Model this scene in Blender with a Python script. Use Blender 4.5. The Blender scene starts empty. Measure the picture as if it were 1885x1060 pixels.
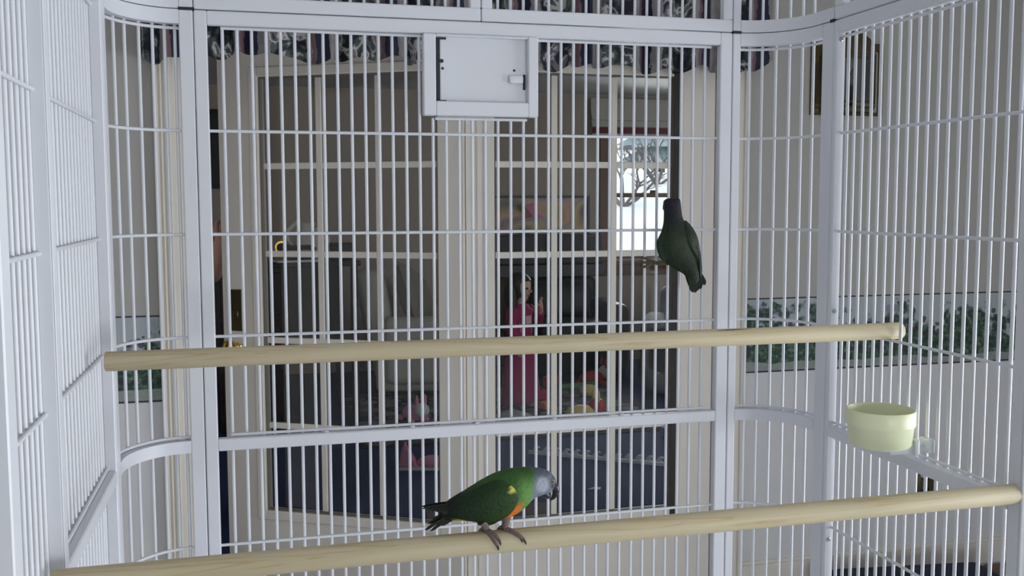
import bpy, bmesh, math, random
from mathutils import Vector, Matrix
random.seed(7)
S = bpy.context.scene
COL = S.collection
PI = math.pi

# ------------------------------------------------------------------ camera, world, lights, exposure
cam = bpy.data.objects.new('camera', bpy.data.cameras.new('camera'))
COL.objects.link(cam)
cam.data.sensor_width = 36.0
cam.data.lens = 1849.46 / 1885.0 * 36.0
cam.data.clip_start = 0.02
cam.data.clip_end = 200
cam.matrix_world = Matrix(((0.968799, 0.02333, -0.246747, 0), (-0.247838, 0.082515, -0.965281, 0),
                           (-0.00216, 0.996317, 0.085723, 1.45), (0, 0, 0, 1)))
S.camera = cam
S.view_settings.view_transform = 'Standard'
S.view_settings.look = 'None'
S.view_settings.gamma = 1.0
S.view_settings.use_curve_mapping = False
S.view_settings.exposure = -0.12

W = bpy.data.worlds.new('overcast_sky')
S.world = W
W.use_nodes = True
W.node_tree.nodes['Background'].inputs[0].default_value = (0.92, 0.95, 1.0, 1)
W.node_tree.nodes['Background'].inputs[1].default_value = 2.0


def area(name, loc, direction, sx, sy, power, col):
    l = bpy.data.lights.new(name, 'AREA')
    l.shape = 'RECTANGLE'
    l.size, l.size_y = sx, sy
    l.energy = power
    l.color = col
    o = bpy.data.objects.new(name, l)
    COL.objects.link(o)
    o.location = loc
    o.rotation_euler = Vector(direction).to_track_quat('-Z', 'Y').to_euler()
    return o


DAY = (0.935, 0.945, 1.0)
area('daylight_right_window', (3.20, 0.7, 0.8), (-1, 0.0, 0.0), 2.7, 1.4, 108, DAY)
area('rear_fill_light', (1.3, -3.1, 0.75), (0, 1, 0), 1.7, 1.4, 68, DAY)  # added fill light behind the camera, brightens the room
area('daylight_living_window', (3.6, 8.95, 1.65), (-0.3, -1, -0.15), 0.9, 1.3, 75, (1.0, 0.97, 0.95))


# ------------------------------------------------------------------ helpers
def lin(r, g, b):
    f = lambda c: (c / 255 / 12.92) if c <= 10.3 else ((c / 255 + 0.055) / 1.055) ** 2.4
    return (f(r), f(g), f(b), 1.0)


class NT:
    """small node builder"""
    def __init__(s, name):
        s.m = bpy.data.materials.new(name)
        s.m.use_nodes = True
        s.t = s.m.node_tree
        s.b = s.t.nodes['Principled BSDF']

    def n(s, typ, **kw):
        x = s.t.nodes.new(typ)
        for k, v in kw.items():
            setattr(x, k, v)
        return x

    def l(s, a, b):
        s.t.links.new(a, b)

    def put(s, sock, v):
        if hasattr(v, 'links'):
            s.l(v, sock)
        else:
            sock.default_value = v

    def math(s, op, a, b=None, c=None):
        x = s.n('ShaderNodeMath', operation=op)
        for i, v in enumerate((a, b, c)):
            if v is not None:
                s.put(x.inputs[i], v)
        return x.outputs[0]

    def mix(s, f, a, b):
        x = s.n('ShaderNodeMix', data_type='RGBA')
        s.put(x.inputs['Factor'], f)
        s.put(x.inputs[6], a)
        s.put(x.inputs[7], b)
        return x.outputs[2]

    def obj(s, scale=(1, 1, 1)):
        tc = s.n('ShaderNodeTexCoord')
        mp = s.n('ShaderNodeMapping')
        mp.inputs['Scale'].default_value = scale
        s.l(tc.outputs['Object'], mp.inputs[0])
        return mp.outputs[0]

    def noise(s, vec, scale, detail=3, dist=0.0):
        x = s.n('ShaderNodeTexNoise')
        x.inputs['Scale'].default_value = scale
        x.inputs['Detail'].default_value = detail
        x.inputs['Distortion'].default_value = dist
        s.l(vec, x.inputs['Vector'])
        return x

    def ramp(s, f, stops, interp='LINEAR'):
        x = s.n('ShaderNodeValToRGB')
        x.color_ramp.interpolation = interp
        e = x.color_ramp.elements
        while len(e) < len(stops):
            e.new(0.5)
        for i, (p, c) in enumerate(stops):
            e[i].position = p
            e[i].color = c
        s.l(f, x.inputs[0])
        return x.outputs[0]

    def bump(s, h, strength=0.2, dist=0.01):
        x = s.n('ShaderNodeBump')
        x.inputs['Strength'].default_value = strength
        x.inputs['Distance'].default_value = dist
        s.l(h, x.inputs['Height'])
        s.l(x.outputs[0], s.b.inputs['Normal'])


def mat(name, col, rough=0.6, metal=0.0, var=0.06, scale=12.0, bump=0.0, bscale=80.0, spec=None):
    k = NT(name)
    v = k.obj()
    nz = k.noise(v, scale)
    a = tuple(c * (1 - var) for c in col[:3]) + (1,)
    b = tuple(min(1, c * (1 + var)) for c in col[:3]) + (1,)
    k.l(k.mix(nz.outputs[0], a, b), k.b.inputs['Base Color'])
    k.b.inputs['Roughness'].default_value = rough
    k.b.inputs['Metallic'].default_value = metal
    if spec is not None:
        k.b.inputs['Specular IOR Level'].default_value = spec
    if bump:
        n2 = k.noise(v, bscale, 2)
        k.bump(n2.outputs[0], bump, 0.004)
    return k.m


def mk(name, bm, m, parent=None, loc=None, smooth=True, angle=40):
    me = bpy.data.meshes.new(name)
    bmesh.ops.recalc_face_normals(bm, faces=bm.faces)
    bm.to_mesh(me)
    bm.free()
    return mo(name, me, m, parent, loc, smooth, angle)


def mo(name, me, m, parent=None, loc=None, smooth=True, angle=40):
    if m is not None and not me.materials:
        me.materials.append(m)
    if smooth and not me.get('sm'):
        me.polygons.foreach_set('use_smooth', [True] * len(me.polygons))
        me.set_sharp_from_angle(angle=math.radians(angle))
        me['sm'] = 1
    o = bpy.data.objects.new(name, me)
    COL.objects.link(o)
    if parent is not None:
        o.parent = parent
    if loc is not None:
        o.location = loc
    return o


def tag(o, label, cat=None, group=None):
    o['label'] = label
    if cat:
        o['category'] = cat
    if group:
        o['group'] = group
    return o


def thing(name, label, cat, loc=(0, 0, 0), rz=0.0, group=None):
    o = bpy.data.objects.new(name, None)
    o.empty_display_size = 0.05
    COL.objects.link(o)
    o.location = loc
    o.rotation_euler = (0, 0, rz)
    return tag(o, label, cat, group)


def struct(o):
    o['kind'] = 'structure'
    return o


def box(bm, lo, hi, bev=0.0, seg=2):
    vs = [bm.verts.new((x, y, z)) for x in (lo[0], hi[0]) for y in (lo[1], hi[1]) for z in (lo[2], hi[2])]
    fs = [bm.faces.new([vs[i] for i in f]) for f in
          ((0, 1, 3, 2), (4, 6, 7, 5), (0, 4, 5, 1), (2, 3, 7, 6), (0, 2, 6, 4), (1, 5, 7, 3))]
    if bev:
        es = list({e for f in fs for e in f.edges})
        bmesh.ops.bevel(bm, geom=es, offset=bev, segments=seg, profile=0.5, affect='EDGES')
    return bm


def bx(lo, hi, bev=0.0, seg=2):
    return box(bmesh.new(), lo, hi, bev, seg)


def tube(bm, pts, r, n=8, cap=True, squash=None):
    pts = [Vector(p) for p in pts]
    rs = r if isinstance(r, (list, tuple)) else [r] * len(pts)
    rings = []
    up = None
    for i, p in enumerate(pts):
        t = (pts[min(i + 1, len(pts) - 1)] - pts[max(i - 1, 0)]).normalized()
        if up is None:
            up = Vector((0, 0, 1)) if abs(t.z) < 0.9 else Vector((0, 1, 0))
        a = t.cross(up)
        a.normalize()
        b = a.cross(t)
        b.normalize()
        up = b
        rings.append([bm.verts.new(p + (a * math.cos(2 * PI * k / n) + b * math.sin(2 * PI * k / n)
                                        * (squash or 1.0)) * rs[i]) for k in range(n)])
    for i in range(len(rings) - 1):
        for k in range(n):
            bm.faces.new((rings[i][k], rings[i][(k + 1) % n], rings[i + 1][(k + 1) % n], rings[i + 1][k]))
    if cap:
        bm.faces.new(rings[0][::-1])
        bm.faces.new(rings[-1])
    return bm


def rectsweep(bm, pts, w, h):
    """square tube swept along a horizontal path; w across (horizontal), h in z"""
    pts = [Vector(p) for p in pts]
    rings = []
    for i, p in enumerate(pts):
        t = (pts[min(i + 1, len(pts) - 1)] - pts[max(i - 1, 0)]).normalized()
        a = Vector((t.y, -t.x, 0))
        rings.append([bm.verts.new(p + a * sx * w / 2 + Vector((0, 0, sz * h / 2)))
                      for sx, sz in ((-1, -1), (1, -1), (1, 1), (-1, 1))])
    for i in range(len(rings) - 1):
        for k in range(4):
            bm.faces.new((rings[i][k], rings[i][(k + 1) % 4], rings[i + 1][(k + 1) % 4], rings[i + 1][k]))
    bm.faces.new(rings[0][::-1])
    bm.faces.new(rings[-1])
    return bm


def lathe(bm, prof, n=32, c=(0, 0, 0), sx=1.0, sy=1.0):
    rings = []
    for r, z in prof:
        if r < 1e-6:
            rings.append([bm.verts.new((c[0], c[1], c[2] + z))])
        else:
            rings.append([bm.verts.new((c[0] + r * sx * math.cos(2 * PI * k / n), c[1] + r * sy * math.sin(2 * PI * k / n),
                                        c[2] + z)) for k in range(n)])
    for a, b in zip(rings, rings[1:]):
        for k in range(n):
            k2 = (k + 1) % n
            if len(a) == 1 and len(b) == 1:
                continue
            if len(a) == 1:
                bm.faces.new((a[0], b[k2], b[k]))
            elif len(b) == 1:
                bm.faces.new((a[k], a[k2], b[0]))
            else:
                bm.faces.new((a[k], a[k2], b[k2], b[k]))
    return bm


def prism(bm, poly, axis, t0, t1):
    """extrude a 2-D polygon along an axis ('x','y','z')"""
    def P(a, b, t):
        return {'x': (t, a, b), 'y': (a, t, b), 'z': (a, b, t)}[axis]
    A = [bm.verts.new(P(a, b, t0)) for a, b in poly]
    B = [bm.verts.new(P(a, b, t1)) for a, b in poly]
    n = len(poly)
    bm.faces.new(A[::-1])
    bm.faces.new(B)
    for i in range(n):
        bm.faces.new((A[i], A[(i + 1) % n], B[(i + 1) % n], B[i]))
    return bm


def blob(bm, c, r, n=16, m=10):
    """ellipsoid"""
    prof = [(math.sin(PI * i / m), -math.cos(PI * i / m)) for i in range(m + 1)]
    lathe(bm, [(0 if i in (0, m) else a * r[0], b * r[2]) for i, (a, b) in enumerate(prof)], n, c, 1.0, r[1] / r[0])
    return bm


def cushion(w, h, t, n=14, pinch=0.12):
    """pillow lying in the local XZ plane, thickness along Y"""
    bm = bmesh.new()
    g = {}
    for s in (-1, 1):
        for i in range(n + 1):
            for j in range(n + 1):
                u, v = 2 * i / n - 1, 2 * j / n - 1
                if s == 1 and (i in (0, n) or j in (0, n)):
                    g[s, i, j] = g[-1, i, j]
                    continue
                d = max(0, (1 - u ** 4) * (1 - v ** 4)) ** 0.6
                k = 1 - pinch * (1 - min(abs(u), abs(v)) ** 2) * max(abs(u), abs(v)) ** 3 * 0.6
                g[s, i, j] = bm.verts.new((u * w / 2 * k, s * d * t / 2, v * h / 2 * k))
    for s in (-1, 1):
        for i in range(n):
            for j in range(n):
                bm.faces.new((g[s, i, j], g[s, i + 1, j], g[s, i + 1, j + 1], g[s, i, j + 1]))
    return bm


# ------------------------------------------------------------------ materials
M = {}
M['cage'] = mat('white_powder_coat', lin(226, 227, 232), 0.38, var=0.015, scale=30)
M['trim'] = mat('cream_trim_paint', lin(240, 233, 222), 0.45, var=0.02)
M['door'] = mat('door_paint', lin(242, 235, 226), 0.42, var=0.02)
M['door_line'] = mat('dark_door_line', lin(60, 56, 52), 0.7)
M['gasket'] = mat('grey_glazing_strip', lin(120, 114, 106), 0.7)
M['brass'] = mat('aged_brass', lin(120, 110, 84), 0.3, 1.0, 0.15, 20)
M['brass_gold'] = mat('polished_brass', lin(214, 176, 84), 0.15, 1.0, 0.1, 20)
M['steel'] = mat('bolt_steel', lin(190, 192, 196), 0.22, 1.0)
M['rubber'] = mat('dark_rubber', lin(38, 40, 46), 0.6)
M['ceiling'] = mat('ceiling_paint', lin(225, 225, 225), 0.8, var=0.02)
M['living_wall'] = mat('living_wall_paint', lin(186, 172, 158), 0.75, var=0.03, scale=3)
M['side_wall'] = mat('side_wall_paint', lin(204, 203, 202), 0.7, var=0.02, scale=3)
M['floor'] = mat('pale_grey_vinyl_floor', lin(186, 186, 188), 0.5, var=0.08, scale=6)
M['dark_wood'] = mat('dark_stained_wood', lin(42, 32, 30), 0.4, var=0.25, scale=9)
M['brown_wood'] = mat('brown_window_wood', lin(118, 84, 62), 0.45, var=0.18, scale=14)
M['black'] = mat('black_lacquer', lin(22, 22, 25), 0.35)
M['leather'] = mat('black_leather', lin(40, 41, 45), 0.45, var=0.15, bump=0.25, bscale=60)
M['linen'] = mat('grey_linen', lin(200, 194, 184), 0.9, var=0.08, scale=25, bump=0.3, bscale=300)
M['linen_dark'] = mat('taupe_linen', lin(150, 144, 134), 0.9, var=0.08, scale=25, bump=0.3, bscale=300)
M['sofa'] = mat('charcoal_upholstery', lin(86, 88, 92), 0.9, var=0.12, scale=18, bump=0.3, bscale=250)
M['cream_plastic'] = mat('cream_plastic', lin(242, 245, 204), 0.35, var=0.015, scale=8)
M['white_plastic'] = mat('white_plastic', lin(226, 230, 232), 0.35, var=0.015)
M['ceramic'] = mat('white_ceramic', lin(216, 208, 202), 0.2, var=0.03)
M['paper'] = mat('white_paper', lin(220, 220, 222), 0.8, var=0.03)
M['pink'] = mat('pink_plush', lin(226, 150, 176), 0.9, var=0.1, scale=30)
M['pale_pink'] = mat('pale_pink_cloth', lin(226, 186, 190), 0.8, var=0.06)
M['magenta'] = mat('magenta_dress_cloth', lin(158, 42, 90), 0.75, var=0.18, scale=14, bump=0.2, bscale=60)
M['skin'] = mat('skin', lin(222, 178, 160), 0.55, var=0.05, scale=30)
M['hair'] = mat('dark_hair', lin(30, 24, 22), 0.5, var=0.3, scale=60)
M['navy'] = mat('navy_canvas', lin(38, 44, 66), 0.8, var=0.12, bump=0.2, bscale=200)
M['tan_leather'] = mat('tan_leather', lin(112, 84, 66), 0.55, var=0.12)
M['trousers'] = mat('black_trousers', lin(26, 26, 32), 0.85)
M['mat'] = mat('taupe_doormat', lin(104, 94, 90), 0.95, var=0.12, scale=40, bump=0.4, bscale=300)
M['red'] = mat('red_toy', lin(170, 44, 38), 0.45)
M['green'] = mat('green_toy', lin(60, 120, 74), 0.45)
M['yellow'] = mat('yellow_toy', lin(206, 184, 110), 0.6)
M['orange'] = mat('orange_toy', lin(226, 120, 66), 0.5)
M['teal'] = mat('teal_toy', lin(60, 130, 160), 0.5)
M['white_toy'] = mat('white_toy', lin(214, 216, 220), 0.6)
M['mauve'] = mat('maroon_braid', lin(112, 38, 52), 0.85)
M['shade'] = mat('shade_linen', lin(206, 202, 194), 0.9, var=0.04, scale=10)
M['claw'] = mat('claw_horn', lin(46, 42, 42), 0.4)
M['foot'] = mat('scaly_foot', lin(116, 100, 94), 0.6, var=0.25, scale=300, bump=0.4, bscale=600)
M['foot2'] = mat('dark_scaly_foot', lin(92, 84, 62), 0.6, var=0.25, scale=300)
M['beak'] = mat('beak_horn', lin(44, 44, 50), 0.3, var=0.3, scale=160)
M['eye'] = mat('pale_yellow_iris', lin(176, 168, 140), 0.3)
M['pupil'] = mat('black_pupil', lin(8, 8, 10), 0.08)
M['bark'] = mat('tree_bark', lin(92, 84, 82), 0.9, var=0.2)
M['conifer'] = mat('snowy_conifer', lin(168, 184, 188), 0.9, var=0.3, scale=2.5)
M['snow'] = mat('snow', lin(244, 246, 250), 0.8, var=0.015, scale=0.6)


def glass_mat(name, tint, k_ior=1.45):
    k = NT(name)
    t = k.n('ShaderNodeBsdfTransparent')
    t.inputs[0].default_value = tint
    g = k.n('ShaderNodeBsdfGlossy')
    g.inputs['Roughness'].default_value = 0.02
    f = k.n('ShaderNodeFresnel')
    f.inputs[0].default_value = k_ior
    mx = k.n('ShaderNodeMixShader')
    k.l(f.outputs[0], mx.inputs[0])
    k.l(t.outputs[0], mx.inputs[1])
    k.l(g.outputs[0], mx.inputs[2])
    out = [n for n in k.t.nodes if n.type == 'OUTPUT_MATERIAL'][0]
    k.l(mx.outputs[0], out.inputs[0])
    return k.m


M['glass'] = glass_mat('window_glass', (0.93, 0.95, 0.95, 1))
M['lantern_glass'] = glass_mat('lantern_glass', (0.86, 0.87, 0.86, 1))


def m_wall():
    k = NT('beige_wall_over_white_wainscot')
    v = k.obj()
    sp = k.n('ShaderNodeSeparateXYZ')
    k.l(v, sp.inputs[0])
    up = k.math('GREATER_THAN', sp.outputs[2], 0.95)
    nz = k.noise(v, 4)
    a = k.mix(nz.outputs[0], lin(184, 181, 175), lin(190, 187, 181))
    b = k.mix(nz.outputs[0], lin(224, 222, 222), lin(230, 228, 228))
    k.l(k.mix(up, b, a), k.b.inputs['Base Color'])
    k.b.inputs['Roughness'].default_value = 0.7
    n2 = k.noise(v, 220, 2)
    k.bump(n2.outputs[0], 0.05, 0.003)
    return k.m


M['wall'] = m_wall()


def m_border(z0, h):
    k = NT('garden_wallpaper_border')
    v = k.obj()
    sp = k.n('ShaderNodeSeparateXYZ')
    k.l(v, sp.inputs[0])
    t = k.math('DIVIDE', k.math('SUBTRACT', sp.outputs[2], z0), h)
    n1 = k.noise(v, 22, 5)
    n2 = k.noise(v, 70, 4)
    n3 = k.noise(k.obj((1, 1, 1)), 5.5, 2)
    vo = k.n('ShaderNodeTexVoronoi')
    vo.inputs['Scale'].default_value = 34
    k.l(v, vo.inputs['Vector'])
    sky = k.mix(n3.outputs[0], lin(192, 200, 202), lin(160, 170, 176))
    # far mountains and roofs in the sky strip
    hm = k.math('MULTIPLY', k.math('GREATER_THAN', n3.outputs[0], 0.57),
                k.math('MULTIPLY', k.math('GREATER_THAN', t, 0.66), k.math('LESS_THAN', t, 0.86)))
    c = k.mix(k.math('MULTIPLY', hm, 0.55), sky, lin(96, 100, 108))
    # foliage rising towards the ground
    fo = k.math('ADD', k.math('SUBTRACT', 0.72, t), k.math('MULTIPLY', k.math('SUBTRACT', n1.outputs[0], 0.5), 1.5))
    fo = k.math('ADD', fo, k.math('MULTIPLY', k.math('SUBTRACT', n3.outputs[0], 0.5), 0.9))
    gm = k.n('ShaderNodeMapRange')
    gm.inputs['From Min'].default_value = -0.04
    gm.inputs['From Max'].default_value = 0.10
    k.l(fo, gm.inputs['Value'])
    green = k.ramp(n2.outputs[0], [(0.3, lin(34, 44, 42)), (0.48, lin(58, 84, 66)), (0.6, lin(84, 112, 92)), (0.74, lin(146, 150, 148))])
    c = k.mix(gm.outputs[0], c, green)
    # flower heads
    dots = k.math('MULTIPLY', k.math('LESS_THAN', vo.outputs['Distance'], 0.36), k.math('GREATER_THAN', t, 0.2))
    dots = k.math('MULTIPLY', dots, k.math('LESS_THAN', t, k.math('ADD', 0.74, k.math('MULTIPLY', k.math('SUBTRACT', n3.outputs[0], 0.45), 1.6))))
    c = k.mix(k.math('MULTIPLY', dots, 0.85), c, lin(54, 58, 64))
    # dark plum shrubs
    n4 = k.noise(k.obj((1, 1, 1)), 3.1, 1)
    pl = k.math('MULTIPLY', k.math('GREATER_THAN', n4.outputs[0], 0.62), k.math('LESS_THAN', t, 0.45))
    c = k.mix(k.math('MULTIPLY', pl, 0.8), c, lin(62, 48, 62))
    # stone path along the foot
    pth = k.math('LESS_THAN', t, k.math('ADD', 0.13, k.math('MULTIPLY', k.math('SUBTRACT', n3.outputs[0], 0.5), 0.2)))
    c = k.mix(pth, c, k.mix(n2.outputs[0], lin(128, 138, 134), lin(168, 172, 166)))
    ln = k.math('ADD', k.math('LESS_THAN', t, 0.022), k.math('GREATER_THAN', t, 0.982))
    c = k.mix(ln, c, lin(58, 58, 64))
    k.l(c, k.b.inputs['Base Color'])
    k.b.inputs['Roughness'].default_value = 0.6
    return k.m


BZ0, BZ1 = 0.815, 1.093
M['border'] = m_border(BZ0, BZ1 - BZ0)


def m_perch():
    k = NT('pine_dowel')
    v = k.obj((1.6, 34, 34))
    n1 = k.noise(v, 1.0, 4, 0.8)
    v2 = k.obj((3, 60, 60))
    n2 = k.noise(v2, 2.0, 3, 0.3)
    wv = k.math('FRACT', k.math('MULTIPLY', n1.outputs[0], 4.5))
    c = k.ramp(wv, [(0.0, lin(204, 188, 152)), (0.55, lin(214, 201, 168)), (0.85, lin(208, 192, 154)), (1.0, lin(188, 164, 122))])
    c = k.mix(k.math('MULTIPLY', n2.outputs[0], 0.35), c, lin(190, 176, 142))
    k.l(c, k.b.inputs['Base Color'])
    k.b.inputs['Roughness'].default_value = 0.55
    k.bump(n2.outputs[0], 0.1, 0.002)
    return k.m


M['perch'] = m_perch()


def m_valance():
    k = NT('floral_stripe_chintz')
    v = k.obj()
    sp = k.n('ShaderNodeSeparateXYZ')
    k.l(v, sp.inputs[0])
    n1 = k.noise(v, 15, 4, 0.8)
    n2 = k.noise(v, 34, 3)
    w = k.math('FRACT', k.math('ADD', k.math('MULTIPLY', sp.outputs[0], 4.6), k.math('MULTIPLY', n2.outputs[0], 0.10)))
    base = k.mix(n2.outputs[0], lin(176, 170, 168), lin(122, 120, 124))
    fl = k.ramp(n1.outputs[0], [(0.30, lin(22, 26, 38)), (0.43, lin(52, 58, 64)), (0.48, lin(88, 98, 96)),
                                (0.53, lin(196, 192, 190)), (0.58, lin(120, 116, 120)), (0.63, lin(44, 48, 60))], 'CONSTANT')
    isf = k.math('LESS_THAN', w, 0.52)
    c = k.mix(isf, base, fl)
    nav = k.math('MULTIPLY', k.math('GREATER_THAN', w, 0.66), k.math('LESS_THAN', w, 0.84))
    c = k.mix(nav, c, lin(34, 38, 62))
    pk = k.math('MULTIPLY', k.math('GREATER_THAN', w, 0.60), k.math('LESS_THAN', w, 0.66))
    c = k.mix(pk, c, lin(126, 98, 102))
    k.l(c, k.b.inputs['Base Color'])
    k.b.inputs['Roughness'].default_value = 0.7
    return k.m


M['valance'] = m_valance()


def m_carpet():
    k = NT('navy_carpet')
    v = k.obj()
    n1 = k.noise(v, 3, 3)
    n2 = k.noise(v, 240, 2)
    k.l(k.mix(n1.outputs[0], lin(34, 52, 92), lin(46, 66, 108)), k.b.inputs['Base Color'])
    k.b.inputs['Roughness'].default_value = 1.0
    k.bump(n2.outputs[0], 0.6, 0.008)
    return k.m


M['carpet'] = m_carpet()


def m_picture():
    k = NT('blurred_autumn_colours_print')
    v = k.obj((3.6, 1, 4.2))
    n1 = k.noise(v, 1.0, 0)
    c = k.ramp(n1.outputs[0], [(0.25, lin(70, 60, 54)), (0.38, lin(160, 150, 70)), (0.48, lin(214, 150, 104)),
                               (0.55, lin(140, 134, 140)), (0.64, lin(196, 168, 80)), (0.75, lin(64, 50, 44))])
    k.l(c, k.b.inputs['Base Color'])
    k.b.inputs['Roughness'].default_value = 0.25
    return k.m


M['picture'] = m_picture()


def m_vcol(name, rough=0.6, scale=240):
    k = NT(name)
    a = k.n('ShaderNodeAttribute', attribute_name='plumage')
    v = k.obj()
    vo = k.n('ShaderNodeTexVoronoi')
    vo.inputs['Scale'].default_value = scale
    k.l(v, vo.inputs['Vector'])
    nz = k.noise(v, 90, 3)
    f = k.math('ADD', 0.82, k.math('MULTIPLY', nz.outputs[0], 0.36))
    x = k.n('ShaderNodeVectorMath', operation='SCALE')
    k.l(a.outputs['Color'], x.inputs[0])
    k.l(f, x.inputs['Scale'])
    k.l(x.outputs[0], k.b.inputs['Base Color'])
    k.b.inputs['Roughness'].default_value = rough
    k.b.inputs['Specular IOR Level'].default_value = 0.25
    k.bump(vo.outputs['Distance'], 0.35, 0.002)
    return k.m


M['plumage'] = m_vcol('plumage')

# ------------------------------------------------------------------ setting: near room
YW, YW2 = 3.35, 3.49
XO0, XO1, ZO = -0.235, 1.63, 2.05           # door opening
bm = bx((-1.6, YW, 0), (XO0, YW2, 2.45))
box(bm, (XO1, YW, 0), (2.95, YW2, 2.45))
box(bm, (XO0, YW, ZO), (XO1, YW2, 2.45))
struct(mk('wall_back', bm, M['wall'], smooth=False))
struct(mk('floor', bx((-1.7, -3.0, -0.06), (3.05, YW2, 0)), M['floor'], smooth=False))
struct(mk('ceiling', bx((-1.7, -3.0, 2.45), (3.05, YW2, 2.52)), M['ceiling'], smooth=False))
struct(mk('wall_left', bx((-1.7, -3.0, 0), (-1.6, YW2, 2.45)), M['side_wall'], smooth=False))
bm = bx((2.95, -3.0, 0), (3.05, -.7, 2.45))
box(bm, (2.95, 2.1, 0), (3.05, YW2, 2.45))
box(bm, (2.95, -.7, 0), (3.05, 2.1, .08))
box(bm, (2.95, -.7, 1.52), (3.05, 2.1, 2.45))
struct(mk('wall_right', bm, M['side_wall'], smooth=False))
bm = bx((-1.6, -3.0, 0), (0.4, -2.9, 2.45))
box(bm, (2.2, -3.0, 0), (2.95, -2.9, 2.45))
box(bm, (0.4, -3.0, 0), (2.2, -2.9, .08))
box(bm, (0.4, -3.0, 1.45), (2.2, -2.9, 2.45))
struct(mk('wall_front', bm, M['side_wall'], smooth=False))


def sash(name, lo, hi, axis, parent_kind=True):
    """window: frame mesh, meeting rail, two panes as children"""
    (a0, z0), (a1, z1) = lo, hi
    c, w = axis[1], 0.05
    def B(bm, a, b, c0, c1, za, zb):
        if axis[0] == 'x':
            return box(bm, (c0, a, za), (c1, b, zb))
        return box(bm, (a, c0, za), (b, c1, zb))
    bm = bmesh.new()
    B(bm, a0, a0 + w, c - .03, c + .03, z0, z1)
    B(bm, a1 - w, a1, c - .03, c + .03, z0, z1)
    B(bm, a0 + w, a1 - w, c - .03, c + .03, z0, z0 + w)
    B(bm, a0 + w, a1 - w, c - .03, c + .03, z1 - w, z1)
    zm = (z0 + z1) / 2
    B(bm, a0 + w, a1 - w, c - .025, c + .025, zm - .02, zm + .02)
    return bm, B, zm, w


for nm, lo, hi, ax in (('window_2', (-.7, .08), (2.1, 1.52), ('x', 3.0)), ('rear_fill_window', (.4, .08), (2.2, 1.45), ('y', -2.95))):  # the rear one is unseen, added as an opening for the fill light
    bm, B, zm, w = sash(nm, lo, hi, ax)
    wf = struct(mk(nm, bm, M['trim'], smooth=False))
    for za, zb in ((lo[1] + w, zm - .02), (zm + .02, hi[1] - w)):
        mk('pane', B(bmesh.new(), lo[0] + w, hi[0] - w, ax[1] - .003, ax[1] + .003, za, zb), M['glass'], wf, smooth=False)

# wallpaper border, casings and baseboards
bm = bx((-1.6, YW - .002, BZ0), (-0.2955, YW, BZ1))
o = struct(mk('trim_1', bm, M['border'], smooth=False))
o['label'] = 'garden scene wallpaper border left of the french doors'
o = struct(mk('trim_2', bx((1.7355, YW - .002, BZ0), (2.935, YW, BZ1)), M['border'], smooth=False))
o['label'] = 'garden scene wallpaper border right of the french doors'


def casing(name, x0, x1, z0, z1, flutes):
    bm = bx((x0, YW - .018, z0), (x1, YW, z1))
    for (a, b, d) in flutes:
        box(bm, (x0 + a, YW - .018 - d, z0), (x0 + b, YW - .018, z1), 0.002, 1)
    return struct(mk(name, bm, M['trim'], smooth=False))


casing('trim_3', -0.295, XO0, 0, ZO, [(.0, .012, .012), (.018, .024, .006), (.03, .036, .006), (.042, .048, .006)])
bm = bx((XO1, YW - .018, 0), (1.735, YW, ZO))
box(bm, (XO1 + .085, YW - .03, 0), (1.735, YW - .018, ZO), .002, 1)
box(bm, (XO1 + .02, YW - .024, 0), (XO1 + .026, YW - .018, ZO))
struct(mk('trim_4', bm, M['trim'], smooth=False))
bm = bx((-0.295, YW - .02, ZO), (1.735, YW, ZO + .09))
struct(mk('trim_5', bm, M['trim'], smooth=False))
# jambs
bm = bx((XO0, YW, 0), (XO0 + .018, YW2, ZO))
box(bm, (XO1 - .015, YW, 0), (XO1, YW2, ZO))
box(bm, (XO0 + .018, YW, ZO - .012), (XO1 - .015, YW2, ZO))
struct(mk('trim_6', bm, M['trim'], smooth=False))
struct(mk('trim_7', bx((XO0 + .018, YW, 0), (XO1 - .015, YW2, .012)), M['dark_wood'], smooth=False))
for nm, x0, x1 in (('baseboard_left', -1.6, -0.296), ('baseboard_right', 1.736, 2.95)):
    bm = bx((x0, YW - .014, 0), (x1, YW, .085))
    box(bm, (x0, YW - .009, .085), (x1, YW, .098), .002, 1)
    struct(mk(nm, bm, M['trim'], smooth=False))


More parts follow.
